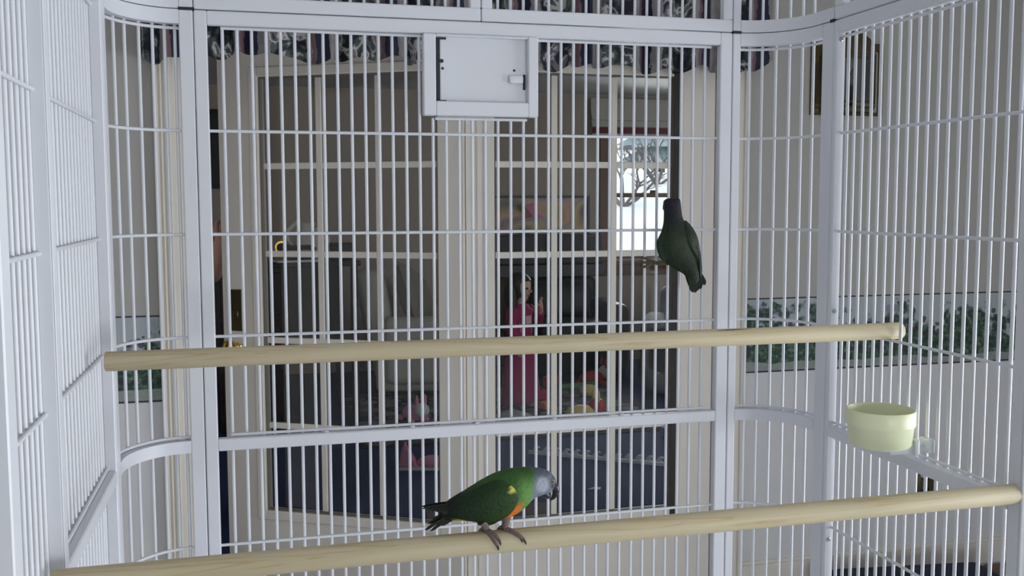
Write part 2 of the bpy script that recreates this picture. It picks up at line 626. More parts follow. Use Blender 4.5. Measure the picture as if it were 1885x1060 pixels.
# ------------------------------------------------------------------ french doors
def door(name, L0, L1, g0, g1, width0, width1):
    """leaf built along +x from width0 to width1, glass g0..g1, thickness 0..0.044 in y (front at y=0)"""
    T, z0, z1, gz0, gz1 = .044, .012, 2.03, .327, 1.89
    bm = bx((width0, 0, z0), (g0, T, z1))
    box(bm, (g1, 0, z0), (width1, T, z1))
    box(bm, (g0, 0, z0), (g1, T, gz0))
    box(bm, (g0, 0, gz1), (g1, T, z1))
    d = struct(mk(name, bm, M['door'], smooth=False))
    # glazing bead
    b = bmesh.new()
    for lo, hi in (((g0 - .034, -.008, gz0 - .034), (g0, 0, gz1 + .034)), ((g1, -.008, gz0 - .034), (g1 + .034, 0, gz1 + .034)),
                   ((g0, -.008, gz0 - .034), (g1, 0, gz0)), ((g0, -.008, gz1), (g1, 0, gz1 + .034))):
        box(b, lo, hi, .003, 1)
    mk('glazing_bead', b, M['trim'], d, smooth=False)
    b = bmesh.new()
    e = .006
    for lo, hi in (((g0, .004, gz0), (g0 + e, .02, gz1)), ((g1 - e, .004, gz0), (g1, .02, gz1)),
                   ((g0 + e, .004, gz0), (g1 - e, .02, gz0 + e)), ((g0 + e, .004, gz1 - e), (g1 - e, .02, gz1))):
        box(b, lo, hi)
    mk('gasket', b, M['gasket'], d, smooth=False)
    W_, H_ = g1 - g0, gz1 - gz0
    xs = [g0 + W_ * i / 3 for i in range(4)]
    zs = [gz0 + H_ * i / 5 for i in range(6)]
    mw = .011
    me = None
    for i in (1, 2):
        b = bx((-mw, 0, 0), (mw, .012, H_ - 2 * e), .002, 1) if me is None else None
        if b:
            o = mk('muntin', b, M['trim'], d, (xs[i], .016, gz0 + e), smooth=False)
            me = o.data
        else:
            mo('muntin', me, None, d, (xs[i], .016, gz0 + e), smooth=False)
    me = None
    for k in (1, 2, 3, 4):
        for i in range(3):
            a, c = xs[i] + (mw if i else e), xs[i + 1] - (mw if i < 2 else e)
            mk('muntin', bx((a, .016, zs[k] - mw), (c, .028, zs[k] + mw), .002, 1), M['trim'], d, smooth=False)
    pm = None
    for i in range(3):
        for k in range(5):
            p = mk('pane', bx((xs[i] + (.0006 if i else .001), .020, zs[k] + (.0006 if k else .001)),
                              (xs[i + 1] - (.0006 if i < 2 else .001), .024, zs[k + 1] - (.0006 if k < 4 else .001))), M['glass'], d, smooth=False)
    return d


d2 = door('door_2', 0, 0, .795, 1.455, .697, 1.612)
d2.location = (0, YW + .005, 0)
d2['label'] = 'closed right leaf of the white french doors'
b = bmesh.new()
for x in (.735, .768):
    box(b, (x, -.004, .02), (x + .004, 0, 2.02))
mk('bead_line', b, M['trim'], d2, smooth=False)
mk('dark_strip', bx((1.450, -.0095, .30), (1.476, -.007, 1.915), .001, 1), M['door_line'], d2, smooth=False)['label'] = 'dark strip beside the glass'  # dark strip along the right edge of the glass
# left leaf: local +x runs from hinge to free edge; mirrored so that it swings away into the living room
d1 = door('door_1', 0, 0, -.757, -.088, -.915, 0)
d1.location = (.683, YW - .012, 0)
d1.rotation_euler = (0, 0, math.radians(-29))
d1['label'] = 'left leaf of the white french doors standing ajar'
# mullion / dark gap
struct(mk('trim_8', bx((.684, YW + .03, .012), (.6965, YW2, ZO - .012)), M['door_line'], smooth=False))
b = bx((-.885, -.006, .985), (-.835, 0, 1.135), .004, 1)
plate = mk('lock_plate', b, M['brass'], d1, smooth=False)
plate['label'] = 'dark brass lock plate'
b = bmesh.new()
tube(b, [(-.86, -.004, .93), (-.86, -.05, .93)], .012, 10)
blob(b, (-.86, -.062, .93), (.028, .022, .028))
lathe(b, [(0, 0), (.03, 0), (.03, .004), (0, .004)], 16, (-.86, -.004, .93))
hd = mk('door_handle', b, M['brass_gold'], d1)
hd['label'] = 'brass door knob'
mk('latch_bolt', bx((-.872, -.012, 1.03), (-.85, -.006, 1.06), .002, 1), M['brass'], plate)

# ------------------------------------------------------------------ living room shell
FY = 8.6
struct(mk('floor_1', bx((-2.6, YW2, -.06), (5.2, FY, 0)), M['carpet'], smooth=False))
struct(mk('ceiling_1', bx((-2.6, YW2, 2.40), (5.2, FY, 2.46)), M['ceiling'], smooth=False))
struct(mk('wall_far_left', bx((-2.7, YW2, 0), (-2.6, FY, 2.4)), M['living_wall'], smooth=False))
struct(mk('wall_far_right', bx((5.2, YW2, 0), (5.3, FY, 2.4)), M['living_wall'], smooth=False))
WX0, WX1, WZ0, WZ1 = 3.10, 4.05, .93, 2.08
bm = bx((-2.6, FY, 0), (WX0, FY + .1, 2.4))
box(bm, (WX1, FY, 0), (5.2, FY + .1, 2.4))
box(bm, (WX0, FY, 0), (WX1, FY + .1, WZ0))
box(bm, (WX0, FY, WZ1), (WX1, FY + .1, 2.4))
struct(mk('wall_far', bm, M['living_wall'], smooth=False))
bm = bx((-1.6, YW2, 0), (-1.6 + .001, YW2 + .001, .001))
bm.free()
bm, B, zm, w = sash('window_1', (WX0, WZ0), (WX1, WZ1), ('y', FY + .05))
wf = struct(mk('window_1', bm, M['brown_wood'], smooth=False))
wf['label'] = 'brown wooden sash window looking out on snow'
box(b := bmesh.new(), (WX0 - .09, FY - .02, WZ0 - .02), (WX0, FY, WZ1 + .09), .004, 1)
box(b, (WX1, FY - .02, WZ0 - .02), (WX1 + .09, FY, WZ1 + .09), .004, 1)
box(b, (WX0, FY - .02, WZ1), (WX1, FY, WZ1 + .09), .004, 1)
box(b, (WX0 - .12, FY - .05, WZ0 - .05), (WX1 + .12, FY, WZ0 - .02), .004, 1)
box(b, (WX0 - .09, FY - .02, WZ0 - .15), (WX1 + .09, FY, WZ0 - .05), .004, 1)
mk('window_frame', b, M['brown_wood'], wf, smooth=False)
for za, zb in ((WZ0 + w, zm - .02), (zm + .02, WZ1 - w)):
    mk('pane', bx((WX0 + w, FY + .047, za), (WX1 - w, FY + .053, zb)), M['glass'], wf, smooth=False)
mk('sash_lock', bx((WX0 + .40, FY + .0, zm + .018), (WX0 + .46, FY + .03, zm + .045), .006, 1), M['black'], wf)

# outside the far window
struct(mk('floor_2', bx((-30, FY + .4, -.5), (45, 70, -.3)), M['snow'], smooth=False))
bk = bmesh.new()
nx, ny = 40, 14


def bank_z(x, y):
    t = max(0.0, min(1.0, (y - 22) / 16))
    return -.3 + 2.9 * (1 - math.cos(PI * t)) / 2 + .12 * math.sin(x * 1.1) * math.sin(y * .9)


g = [[bk.verts.new((-20 + 60 * i / nx, 22 + 34 * j / ny, bank_z(-20 + 60 * i / nx, 22 + 34 * j / ny))) for j in range(ny + 1)] for i in range(nx + 1)]
for i in range(nx):
    for j in range(ny):
        bk.faces.new((g[i][j], g[i + 1][j], g[i + 1][j + 1], g[i][j + 1]))
o = mk('snow_bank', bk, M['snow'])
tag(o, 'low white snow bank rising behind the far window', 'snow bank')
o['kind'] = 'structure'


def conifer(x, y, h, seed, label):
    r = random.Random(seed)
    t = thing('conifer_tree', label, 'tree', (x, y, bank_z(x, y) - .1), r.random() * 6, 'conifers beyond the far window')
    bm = bmesh.new()
    tube(bm, [(0, 0, 0), (0, 0, h)], [.16, .02], 8)
    mk('trunk', bm, M['bark'], t)
    bm = bmesh.new()
    for k in range(9):
        z = h * (.08 + .1 * k)
        R = (h - z) * .34 + .1
        n = 22
        top = bm.verts.new((0, 0, z + h * .17))
        ring = [bm.verts.new(((R * (1 - .28 * (q % 2)) + r.uniform(-.1, .1)) * math.cos(2 * PI * q / n),
                              (R * (1 - .28 * (q % 2)) + r.uniform(-.1, .1)) * math.sin(2 * PI * q / n), z + r.uniform(-.12, .06) * R)) for q in range(n)]
        bot = bm.verts.new((0, 0, z + h * .05))
        for q in range(n):
            bm.faces.new((top, ring[q], ring[(q + 1) % n]))
            bm.faces.new((bot, ring[(q + 1) % n], ring[q]))
    mk('foliage', bm, M['conifer'], t, smooth=False)


for i, (x, y, h, lb) in enumerate([(13.0, 42, 7, 'snow dusted conifer on the bank, leftmost beyond the far window'),
                                   (17.8, 42.4, 7.4, 'snow dusted conifer on the bank, right of the bare shrubs beyond the far window'),
                                   (15.4, 47.8, 8.2, 'snow dusted conifer standing farthest back between two nearer conifers')]):
    conifer(x, y, h, i, lb)


def shrub(x, y, h, seed, label):
    r = random.Random(seed)
    bm = bmesh.new()
    def grow(p, d, L, rad, lev):
        q = p + d * L
        m_ = (p + q) / 2 + Vector((r.uniform(-1, 1), r.uniform(-1, 1), r.uniform(-.3, .3))) * L * .06
        tube(bm, [p, m_, q], [rad, rad * .85, rad * .6], 5)
        if lev:
            for _ in range(3):
                dd = (d + Vector((r.uniform(-1, 1), r.uniform(-1, 1), r.uniform(-.35, .6))) * .75).normalized()
                grow(p + d * L * r.uniform(.45, 1), dd, L * .66, rad * .55, lev - 1)
    for k in range(5):
        grow(Vector((0, 0, 0)), Vector((r.uniform(-1.6, 1.6), r.uniform(-.4, .4), 1)).normalized(), h * .5, .055, 3)
    o = mk('bare_shrub', bm, M['bark'], None, (x, y, bank_z(x, y) - .05))
    tag(o, label, 'shrub')


shrub(11.5, 30.5, 2.0, 3, 'bare leafless shrub in the snow, nearest the far window')
shrub(13.9, 33.5, 2.2, 5, 'bare leafless shrub in the snow, farther from the far window')

# ------------------------------------------------------------------ the bird cage
cage = thing('bird_cage', 'large white wire bird cage with curved corners around the two perches', 'cage', (0.412, 1.43, 0))
CO = Vector((0.412, 1.43, 0))
XLi, XRi = -.221, 1.045          # inner faces of the side panels
YB = 1.85                        # inner face of the back panel
AX0, AX1 = -.119, .943           # where the corner arcs begin
YA = 1.735
TW = .018
ZT0, ZT1 = 1.757, 1.781
ZR0, ZR1 = 1.0035, 1.0255
ZB0, ZB1 = .42, .445
CROSS = (1.575, 1.393, 1.210, .826, .62)
BR, CR = .0029, .0027


def cpart(name, bm, m=None, parent=None, label=None, smooth=True):
    """mesh given in world coordinates, parented under the cage (or one of its parts) without moving"""
    for v in bm.verts:
        v.co -= CO
    o = mk(name, bm, m or M['cage'], parent or cage, smooth=smooth, angle=35)
    if label:
        o['label'] = label
    return o


BARMESH = {}


def bar(x, y, z0, z1, parent):
    key = (round(z0, 4), round(z1, 4))
    if key not in BARMESH:
        bm = tube(bmesh.new(), [(0, 0, z0), (0, 0, z1)], BR, 10)
        o = mk('bar', bm, M['cage'], parent, (x - CO.x, y - CO.y, 0))
        BARMESH[key] = o.data
        return o
    return mo('bar', BARMESH[key], None, parent, (x - CO.x, y - CO.y, 0))


def sbox(bm, lo, hi):
    return box(bm, lo, hi, .0018, 1)


# --- back panel
bm = bmesh.new()
XB0, XB1 = -.0937, .9247
sbox(bm, (XB0, YB, ZB0), (-.0724, YB + TW, ZT1))
sbox(bm, (.8994, YB, ZB0), (XB1, YB + TW, ZT1))
sbox(bm, (-.0724, YB, ZT0), (.8994, YB + TW, ZT1))
sbox(bm, (-.0724, YB, ZR0), (.8994, YB + TW, ZR1))
sbox(bm, (-.0724, YB, ZB0), (.8994, YB + TW, ZB1))
back = cpart('back_panel', bm)
YBAR = YB + TW + .001
FX0, FX1, FZ0 = .306, .524, 1.6085
for i in range(38):
    x = -.0724 + .9718 * (i + 1) / 39
    zt = 1.772 if not (FX0 + .001 < x < FX1 - .001) else FZ0 - .003
    bar(x, YBAR, .43, zt, back)
for z in CROSS:
    cpart('crossbar', tube(bmesh.new(), [(-.0735, YBAR - .0052, z), (.9005, YBAR - .0052, z)], CR, 8), None, back)
for x0, x1, z in ((-.05, .306, 1.7538), (.524, .885, 1.7538), (.33, .506, 1.604)):
    cpart('edge_wire', tube(bmesh.new(), [(x0, YBAR - .0052, z), (x1, YBAR - .0052, z)], CR, 8), None, back)
cpart('edge_wire', tube(bmesh.new(), [(-.05, YBAR - .006, ZR1 + .0045), (.88, YBAR - .006, ZR1 + .0045)], CR, 8), None, back)
# small weld beads on the rail
for x in (.12, .28, .405, .56, .70):
    cpart('weld_bead', blob(bmesh.new(), (x, YBAR - .012, ZR1 + .001), (.005, .004, .003), 8, 6), None, back)

# --- feeder door
bm = bmesh.new()
OX0, OX1, OZ0, OZ1 = .329, .505, 1.635, 1.7525
sbox(bm, (FX0, YB - .004, FZ0), (OX0, YB + TW, ZT0))
sbox(bm, (OX1, YB - .004, FZ0), (FX1, YB + TW, ZT0))
sbox(bm, (OX0, YB - .004, FZ0), (OX1, YB + TW, OZ0))
sbox(bm, (OX0, YB - .004, OZ1), (OX1, YB + TW, ZT0))
fd = cpart('feeder_door', bm, None, None, 'solid feeder door set high in the back panel')
bm = sbox(bmesh.new(), (OX0 + .0105, YB + .012, OZ0 - .003), (OX1 + .004, YB + .0145, OZ1 + .003))
pl = cpart('door_plate', bm, None, fd)
for x, z, r in ((.3425, 1.7095, .0037), (.344, 1.696, .0026), (.481, 1.696, .0024)):
    cpart('plate_hole', tube(bmesh.new(), [(x, YB + .0112, z), (x, YB + .0122, z)], r, 12), M['rubber'], fd, 'dark screw hole')
b = bmesh.new()
box(b, (OX0 + .006, YB + .0112, OZ1 - .004), (OX0 + .022, YB + .0122, OZ1 + .001))
cpart('plate_notch', b, M['rubber'], fd, 'dark notch')
cpart('plate_notch', box(bmesh.new(), (OX0 + .006, YB + .0112, OZ0), (OX0 + .022, YB + .0122, OZ0 + .003)), M['rubber'], fd, 'dark notch')
cpart('plate_gap', box(bmesh.new(), (OX0 - .002, YB + .0135, OZ0 - .002), (OX0 + .0110, YB + .0141, OZ1 + .002)), M['rubber'], fd, 'dark gap beside the plate')
cpart('latch', bx((.470, YB + .002, 1.671), (.497, YB + .012, 1.686), .003, 2), M['white_plastic'], fd, 'small white plastic latch')
cpart('latch_slot', bx((.498, YB + .0105, 1.660), (.503, YB + .012, 1.689), .001, 1), M['rubber'], fd, 'dark latch slot')


# --- curved corner panels
def corner(side):
    s = -1 if side == 'left' else 1
    ax = AX0 if s < 0 else AX1
    rx, ry = .102, .115
    def P(f, dr=0.0, z=0.0):
        return (ax + s * (rx + dr) * math.sin(f), YA + (ry + dr) * math.cos(f), z)
    bm = bmesh.new()
    xa, xb = (AX0, XB0 - .0015) if s < 0 else (XB1 + .0015, AX1)
    sbox(bm, (xa, YB, ZB0), (xb, YB + TW, ZT1))
    xi = XLi if s < 0 else XRi
    sbox(bm, (min(xi, xi + s * TW), 1.684, ZB0), (max(xi, xi + s * TW), 1.722, ZT1))
    fs = [PI / 2 * i / 14 for i in range(15)]
    for z0, z1 in ((ZT0, ZT1), (ZR0, ZR1), (ZB0, ZB1)):
        path = [P(f, TW / 2, (z0 + z1) / 2) for f in fs] + [(xi + s * TW / 2, 1.722, (z0 + z1) / 2)]
        rectsweep(bm, path, TW, z1 - z0)
    c = cpart('corner_panel', bm)
    for i in range(6):
        f = ((.992, .795, .572, .375, .208, .065) if s < 0 else (.223, .427, .642, .857, 1.069, 1.274))[i]
        x, y, _ = P(f, TW + .001)
        bar(x, y, .43, 1.772, c)
    for z in CROSS + (ZT0 - .006, ZR1 + .0045):
        cpart('crossbar', tube(bmesh.new(), [P(f, TW - .0042, z) for f in fs], CR, 8), None, c)
    b = bx((xa if s > 0 else xa, YB - .001, ZT1 - .0005), (xb + .002 if s < 0 else xb, YB + TW * .8, ZT1 + .004))
    cpart('joint_cap', b, M['rubber'], c, 'black rubber joint cap')
    b = bx((min(xi - s * .002, xi + s * TW), 1.682, ZT1 - .002), (max(xi - s * .002, xi + s * TW), 1.694, ZT1 + .0035))
    cpart('joint_cap', b, M['rubber'], c, 'black rubber joint cap')
    return c


corner('left')
corner('right')


# --- side panels (between the corner and the near post) and the near side panels
def side(side_, y0, y1, far_w, near_w, bars, rail=True):
    s = -1 if side_ == 'left' else 1
    xi = XLi if s < 0 else XRi
    xa, xb = min(xi, xi + s * TW), max(xi, xi + s * TW)
    bm = bmesh.new()
    sbox(bm, (xa, y0, ZB0), (xb, y0 + near_w, ZT1))
    sbox(bm, (xa, y1 - far_w, ZB0), (xb, y1, ZT1))
    for z0, z1 in ((ZT0, ZT1), (ZB0, ZB1)) + (((ZR0, ZR1),) if rail else ()):
        sbox(bm, (xa, y0 + near_w, z0), (xb, y1 - far_w, z1))
    p = cpart('side_panel', bm)
    xbar = xi + s * (TW + .001)
    for y in bars:
        bar(xbar, y, .43, 1.772, p)
    zs = CROSS + ((ZT0 - .006, ZR1 + .0045) if rail else ())
    for z in zs:
        cpart('crossbar', tube(bmesh.new(), [(xbar - s * .0052, y0 + near_w * .5, z), (xbar - s * .0052, y1 - far_w * .5, z)], CR, 8), None, p)
    return p


bars = [1.64 - .0259 * i for i in range(17)]
for sd in ('left', 'right'):
    yn = 1.224 if sd == 'left' else 1.175
    p = side(sd, yn, 1.6825, .011, .024, [1.6625] + bars[:-1] if sd == 'left' else [1.6625] + bars)
    s = -1 if sd == 'left' else 1
    xi = XLi if s < 0 else XRi
    for z in (1.746, 1.243, .803) if sd == 'right' else ():
        b = bmesh.new()
        lathe(b, [(0, 0), (.0042, 0), (.0042, .0018), (.0026, .0032), (0, .0034)], 12)
        bmesh.ops.rotate(b, verts=b.verts, cent=(0, 0, 0), matrix=Matrix.Rotation(PI / 2, 3, 'X'))
        bmesh.ops.translate(b, verts=b.verts, vec=(xi + s * .008, 1.6718, z))
        cpart('bolt', b, M['steel'], p, 'shiny steel bolt')
    side(sd, .985, yn - .0015, .002, .034, [yn - .0065 - .0259 * i for i in range(7)], rail=False)

# front opening frame (behind and beside the viewer's hand)
bm = bmesh.new()
sbox(bm, (XLi, .985, ZT0), (XRi, .985 + TW, ZT1))
sbox(bm, (XLi, .985, ZB0), (XRi, .985 + TW, ZB1))
cpart('front_frame', bm)


# --- domed roof
def arch(y):
    return 1.84 + .27 * math.sqrt(max(0, 1 - ((y - 1.4265) / .442) ** 2))


bm = bmesh.new()
ZF0, ZF1 = 1.783, 1.8065
XM = .4155
for xa, xb in ((XB0, XM - .0007), (XM + .0007, XB1)):
    sbox(bm, (xa, YB, ZF0), (xb, YB + TW, ZF1))
for xa, xb in ((XB0, XB0 + .02), (XM - .021, XM - .0007), (XM + .0007, XM + .021), (XB1 - .02, XB1)):
    sbox(bm, (xa, YB, ZF1), (xb, YB + TW, ZF1 + .05))
roof = cpart('roof_panel', bm)
ARCH = None
for i in range(38):
    x = -.0724 + .9718 * (i + 1) / 39
    if abs(x - XM) < .022 or x < XB0 + .025 or x > XB1 - .025:
        continue
    if ARCH is None:
        pts = [(0, YBAR, 1.795)] + [(0, 1.4265 + .442 * math.cos(a), arch(1.4265 + .442 * math.cos(a)))
                                    for a in [PI * q / 22 for q in range(0, 23)]]
        b = tube(bmesh.new(), pts, BR, 8)
        for v in b.verts:
            v.co.y -= CO.y
        o = mk('bar', b, M['cage'], roof, (x - CO.x, 0, 0))
        ARCH = o.data
    else:
        mo('bar', ARCH, None, roof, (x - CO.x, 0, 0))
for sd, s in (('left', -1), ('right', 1)):
    ax = AX0 if s < 0 else AX1
    xi = XLi if s < 0 else XRi
    fs = [PI / 2 * i / 14 for i in range(15)]
    P = lambda f, dr, z: (ax + s * (.102 + dr) * math.sin(f), YA + (.115 + dr) * math.cos(f), z)
    b = bmesh.new()
    xa, xb = (AX0, XB0 - .0015) if s < 0 else (XB1 + .0015, AX1)
    sbox(b, (xa, YB, ZF0), (xb, YB + TW, ZF1 + .05))
    rectsweep(b, [P(f, TW / 2, (ZF0 + ZF1) / 2) for f in fs] + [(xi + s * TW / 2, 1.684, (ZF0 + ZF1) / 2)], TW, ZF1 - ZF0)
    rp = cpart('roof_panel', b)
    for i in range(6):
        x, y, _ = P(((.992, .795, .572, .375, .208, .065) if s < 0 else (.223, .427, .642, .857, 1.069, 1.274))[i], TW + .001, 0)
        k = .06
        cpart('bar', tube(bmesh.new(), [(x, y, 1.795), (x, y, 1.84), (x + (CO.x - x) * .01, y + (CO.y - y) * .03, 1.88),
                                        (x + (CO.x - x) * .06, y + (CO.y - y) * .16, 1.96)], BR, 8), None, rp)
    b = bmesh.new()
    sbox(b, (min(xi, xi + s * TW), .985, ZF0), (max(xi, xi + s * TW), 1.6825, ZF1))
    sp_ = cpart('roof_panel', b)
    sbox(b := bmesh.new(), (min(xi, xi + s * TW), 1.66, ZF1), (max(xi, xi + s * TW), 1.6825, ZF1 + .05))
    cpart('roof_stile', b, None, sp_)
    for y in bars:
        if y < 1.655:
            bar(xi + s * (TW + .001), y, 1.795, 1.95, sp_)

# base: tray, skirt, legs with castors (below the picture)
cpart('base_tray', bx((XLi, 1.0, .36), (XRi, YB, .42), .004, 1))
for x in (XLi + .02, XRi - .02):
    for y in (1.02, 1.83):
        lg = cpart('leg', bx((x - .012, y - .012, .07), (x + .012, y + .012, .36), .002, 1))
        b = bmesh.new()
        tube(b, [(x - .011, y, .03), (x + .011, y, .03)], .03, 18)
        box(b, (x - .015, y - .008, .045), (x + .015, y + .008, .075))
        cpart('castor', b, M['rubber'], lg)


# ------------------------------------------------------------------ perches and cup
def perch(name, a, b, r, label):
    a, b = Vector(a), Vector(b)
    L = (b - a).length
    bm = bmesh.new()
    tube(bm, [(-L / 2, 0, 0), (-L / 2 + .0015, 0, 0), (0, 0, 0), (L / 2 - .0015, 0, 0), (L / 2, 0, 0)], [r * .93, r, r, r, r * .93], 36)
    o = mk(name, bm, M['perch'])
    o.location = (a + b) / 2
    o.rotation_euler = Vector((b - a)).to_track_quat('X', 'Z').to_euler()
    return tag(o, label, 'perch')


p1 = perch('wooden_perch', (-.2125, 1.53, 1.2222), (1.079, 1.505, 1.2262), .0143, 'rear pale wooden dowel perch crossing the cage at mid height')
perch('wooden_perch', (-.2295, 1.186, 1.0262), (1.21, 1.186, 1.0323), .0143, 'front pale wooden dowel perch with the grey-headed parrot on it')

b = bmesh.new()
prism(b, [(.300, -.0008), (.318, -.0016), (.345, -.0006), (.362, .0004), (.330, .0012), (.312, .0006)], 'z', .0138, .01455)
bmesh.ops.rotate(b, verts=b.verts, cent=(0, 0, 0), matrix=Matrix.Rotation(math.radians(24), 3, 'X'))
mk('split', b, M['tan_leather'], p1, smooth=False)['label'] = 'dark split in the wood'

cup = thing('feeding_cup', 'cream plastic feeding cup clipped to the right side panel', 'cup', (.985, 1.42, 1.052))
bm = bmesh.new()
R = .0545
lathe(bm, [(0, 0), (R - .0085, 0), (R - .0055, .003), (R - .0022, .032), (R - .0008, .0335), (R, .036), (R, .058), (R - .001, .0595), (R - .003, .0595),
           (R - .0042, .057), (R - .0055, .03), (R - .0095, .006), (R - .013, .004), (0, .004)], 56)
mk('bowl', bm, M['cream_plastic'], cup)
bm = bmesh.new()
tube(bm, [(.0, .0, -.004), (0, 0, -.0005)], .036, 28)
box(bm, (.0, -.028, -.012), (.05, .004, .006), .003, 2)
box(bm, (.043, -.034, -.014), (.052, .01, .012), .003, 2)
br = mk('bracket', bm, M['white_plastic'], cup)
br['label'] = 'white plastic bracket'
mk('clamp', bx((.066, -.036, -.012), (.078, -.008, .012), .003, 2), M['white_plastic'], cup)
bm = tube(bmesh.new(), [(.05, -.021, 0), (.07, -.021, 0)], .004, 10)
mk('clamp_screw', bm, M['white_plastic'], cup)


# ------------------------------------------------------------------ birds
def loft(stations, nring=20, nsub=44, axis_depth=(0, 1, 0)):
    """stations: (x, z, half height, half width, depth offset); ring plane = normal in the xz plane + y"""
    n = len(stations)
    def cr(i, t, k):
        p = [stations[max(0, min(n - 1, i + d))][k] for d in (-1, 0, 1, 2)]
        return 0.5 * (2 * p[1] + (p[2] - p[0]) * t + (2 * p[0] - 5 * p[1] + 4 * p[2] - p[3]) * t * t + (3 * p[1] - p[0] - 3 * p[2] + p[3]) * t ** 3)
    out = []
    for q in range(nsub + 1):
        f = q / nsub * (n - 1)
        i = min(int(f), n - 2)
        out.append([cr(i, f - i, k) for k in range(5)])
    bm = bmesh.new()
    rings = []
    for q, st in enumerate(out):
        a, b = out[max(0, q - 1)], out[min(nsub, q + 1)]
        t = Vector((b[0] - a[0], 0, b[1] - a[1])).normalized()
        nv = Vector((-t.z, 0, t.x))
        c = Vector((st[0], st[4], st[1]))
        rings.append([bm.verts.new(c + nv * max(st[2], 1e-4) * math.cos(2 * PI * k / nring) + Vector((0, 1, 0)) * max(st[3], 1e-4) * math.sin(2 * PI * k / nring))
                      for k in range(nring)])
    for q in range(nsub):
        for k in range(nring):
            bm.faces.new((rings[q][k], rings[q][(k + 1) % nring], rings[q + 1][(k + 1) % nring], rings[q + 1][k]))
    bm.faces.new(rings[0][::-1])
    bm.faces.new(rings[-1])
    def surf(x, z):
        """half depth of the body at profile point (x, z) and the local depth offset"""
        best = None
        for q, st in enumerate(out):
            a, b = out[max(0, q - 1)], out[min(nsub, q + 1)]
            t = Vector((b[0] - a[0], b[1] - a[1])).normalized()
            d = Vector((x - st[0], z - st[1]))
            al = abs(d.dot(t))
            if best is None or al < best[0]:
                h = abs(d.dot(Vector((-t.y, t.x)))) / max(st[2], 1e-4)
                best = (al, st[3] * math.sqrt(max(0.0, 1 - min(h, 1) ** 2)), st[4], st[3])
        return best[1], best[2], best[3]
    return bm, surf


def paint(o, fn):
    me = o.data
    at = me.color_attributes.new('plumage', 'FLOAT_COLOR', 'POINT')
    for v in me.vertices:
        at.data[v.index].color = fn(v.co.x, v.co.y, v.co.z)
    return o


def mixc(a, b, t):
    t = max(0.0, min(1.0, t))
    return tuple(p + (q - p) * t for p, q in zip(a, b))


def sm(a, b, x):
    t = max(0.0, min(1.0, (x - a) / (b - a)))
    return t * t * (3 - 2 * t)


def feather(bm, a, b, w, y, th=.0012, curve=0.0):
    """flat lens-shaped feather from a to b in the xz plane at depth y"""
    a, b = Vector(a), Vector(b)
    d = (b - a)
    nv = Vector((-d.y, d.x)).normalized()
    N = 10
    L, Rr = [], []
    for i in range(N + 1):
        t = i / N
        hw = w / 2 * (min(1, (t / .25 + .35)) if t < .25 else 1) * (1 - max(0, (t - .72) / .28) ** 2.2)
        p = a + d * t + nv * curve * math.sin(PI * t)
        L.append(p + nv * hw)
        Rr.append(p - nv * hw)
    poly = L + Rr[::-1][1:]
    return prism(bm, [(p.x, p.y) for p in poly], 'y', y - th / 2, y + th / 2)


# --- parrot on the front perch.  u, v below are profile units of .00013 m
B1Y = 1.188
def b1(u, v):
    return (0.178227 + .000131 * u - .000001 * v, 1.150201 - .00001 * u - .00013 * v)
K = .0001305
root1 = thing('parrot', 'green parrot with grey head and orange belly, walking on the front perch', 'parrot', (b1(850, 700)[0], B1Y, b1(850, 700)[1]))
R1 = Vector(root1.location)


def bpart(name, bm, m, root, parent=None, smooth=True):
    for v in bm.verts:
        v.co -= Vector(root.location)
    return mk(name, bm, m, parent or root, smooth=smooth, angle=60)


st1 = []
for u, v, h, w in ((262, 632, 34, 26), (330, 606, 66, 52), (420, 572, 104, 84), (540, 532, 152, 120), (670, 492, 200, 150), (800, 450, 226, 166), (910, 402, 226, 166),
                   (1010, 352, 204, 152), (1100, 316, 172, 130), (1180, 300, 146, 114), (1250, 298, 132, 104), (1310, 306, 108, 86), (1352, 312, 78, 62), (1378, 316, 40, 34), (1388, 318, 6, 6)):
    x, z = b1(u, v)
    st1.append((x, z, h * K, w * K, B1Y))
bm, surf1 = loft(st1, 28, 72)
for v in bm.verts:
    v.co -= R1
body1 = mk('body', bm, M['plumage'], root1, angle=80)
G_DARK, G_MID, G_LIGHT = lin(30, 56, 26), lin(54, 88, 40), lin(96, 142, 68)
GREY, GREY_L, GREY_D = lin(120, 128, 140), lin(168, 172, 184), lin(88, 92, 102)
OR, YE, BLK = lin(222, 112, 34), lin(196, 176, 66), lin(22, 28, 20)


def inv1(x, z):
    x, z = x + R1.x, z + R1.z
    u = (x - .178227) / .000131
    v = (1.150201 - .00001 * u - z) / .00013
    return u, v


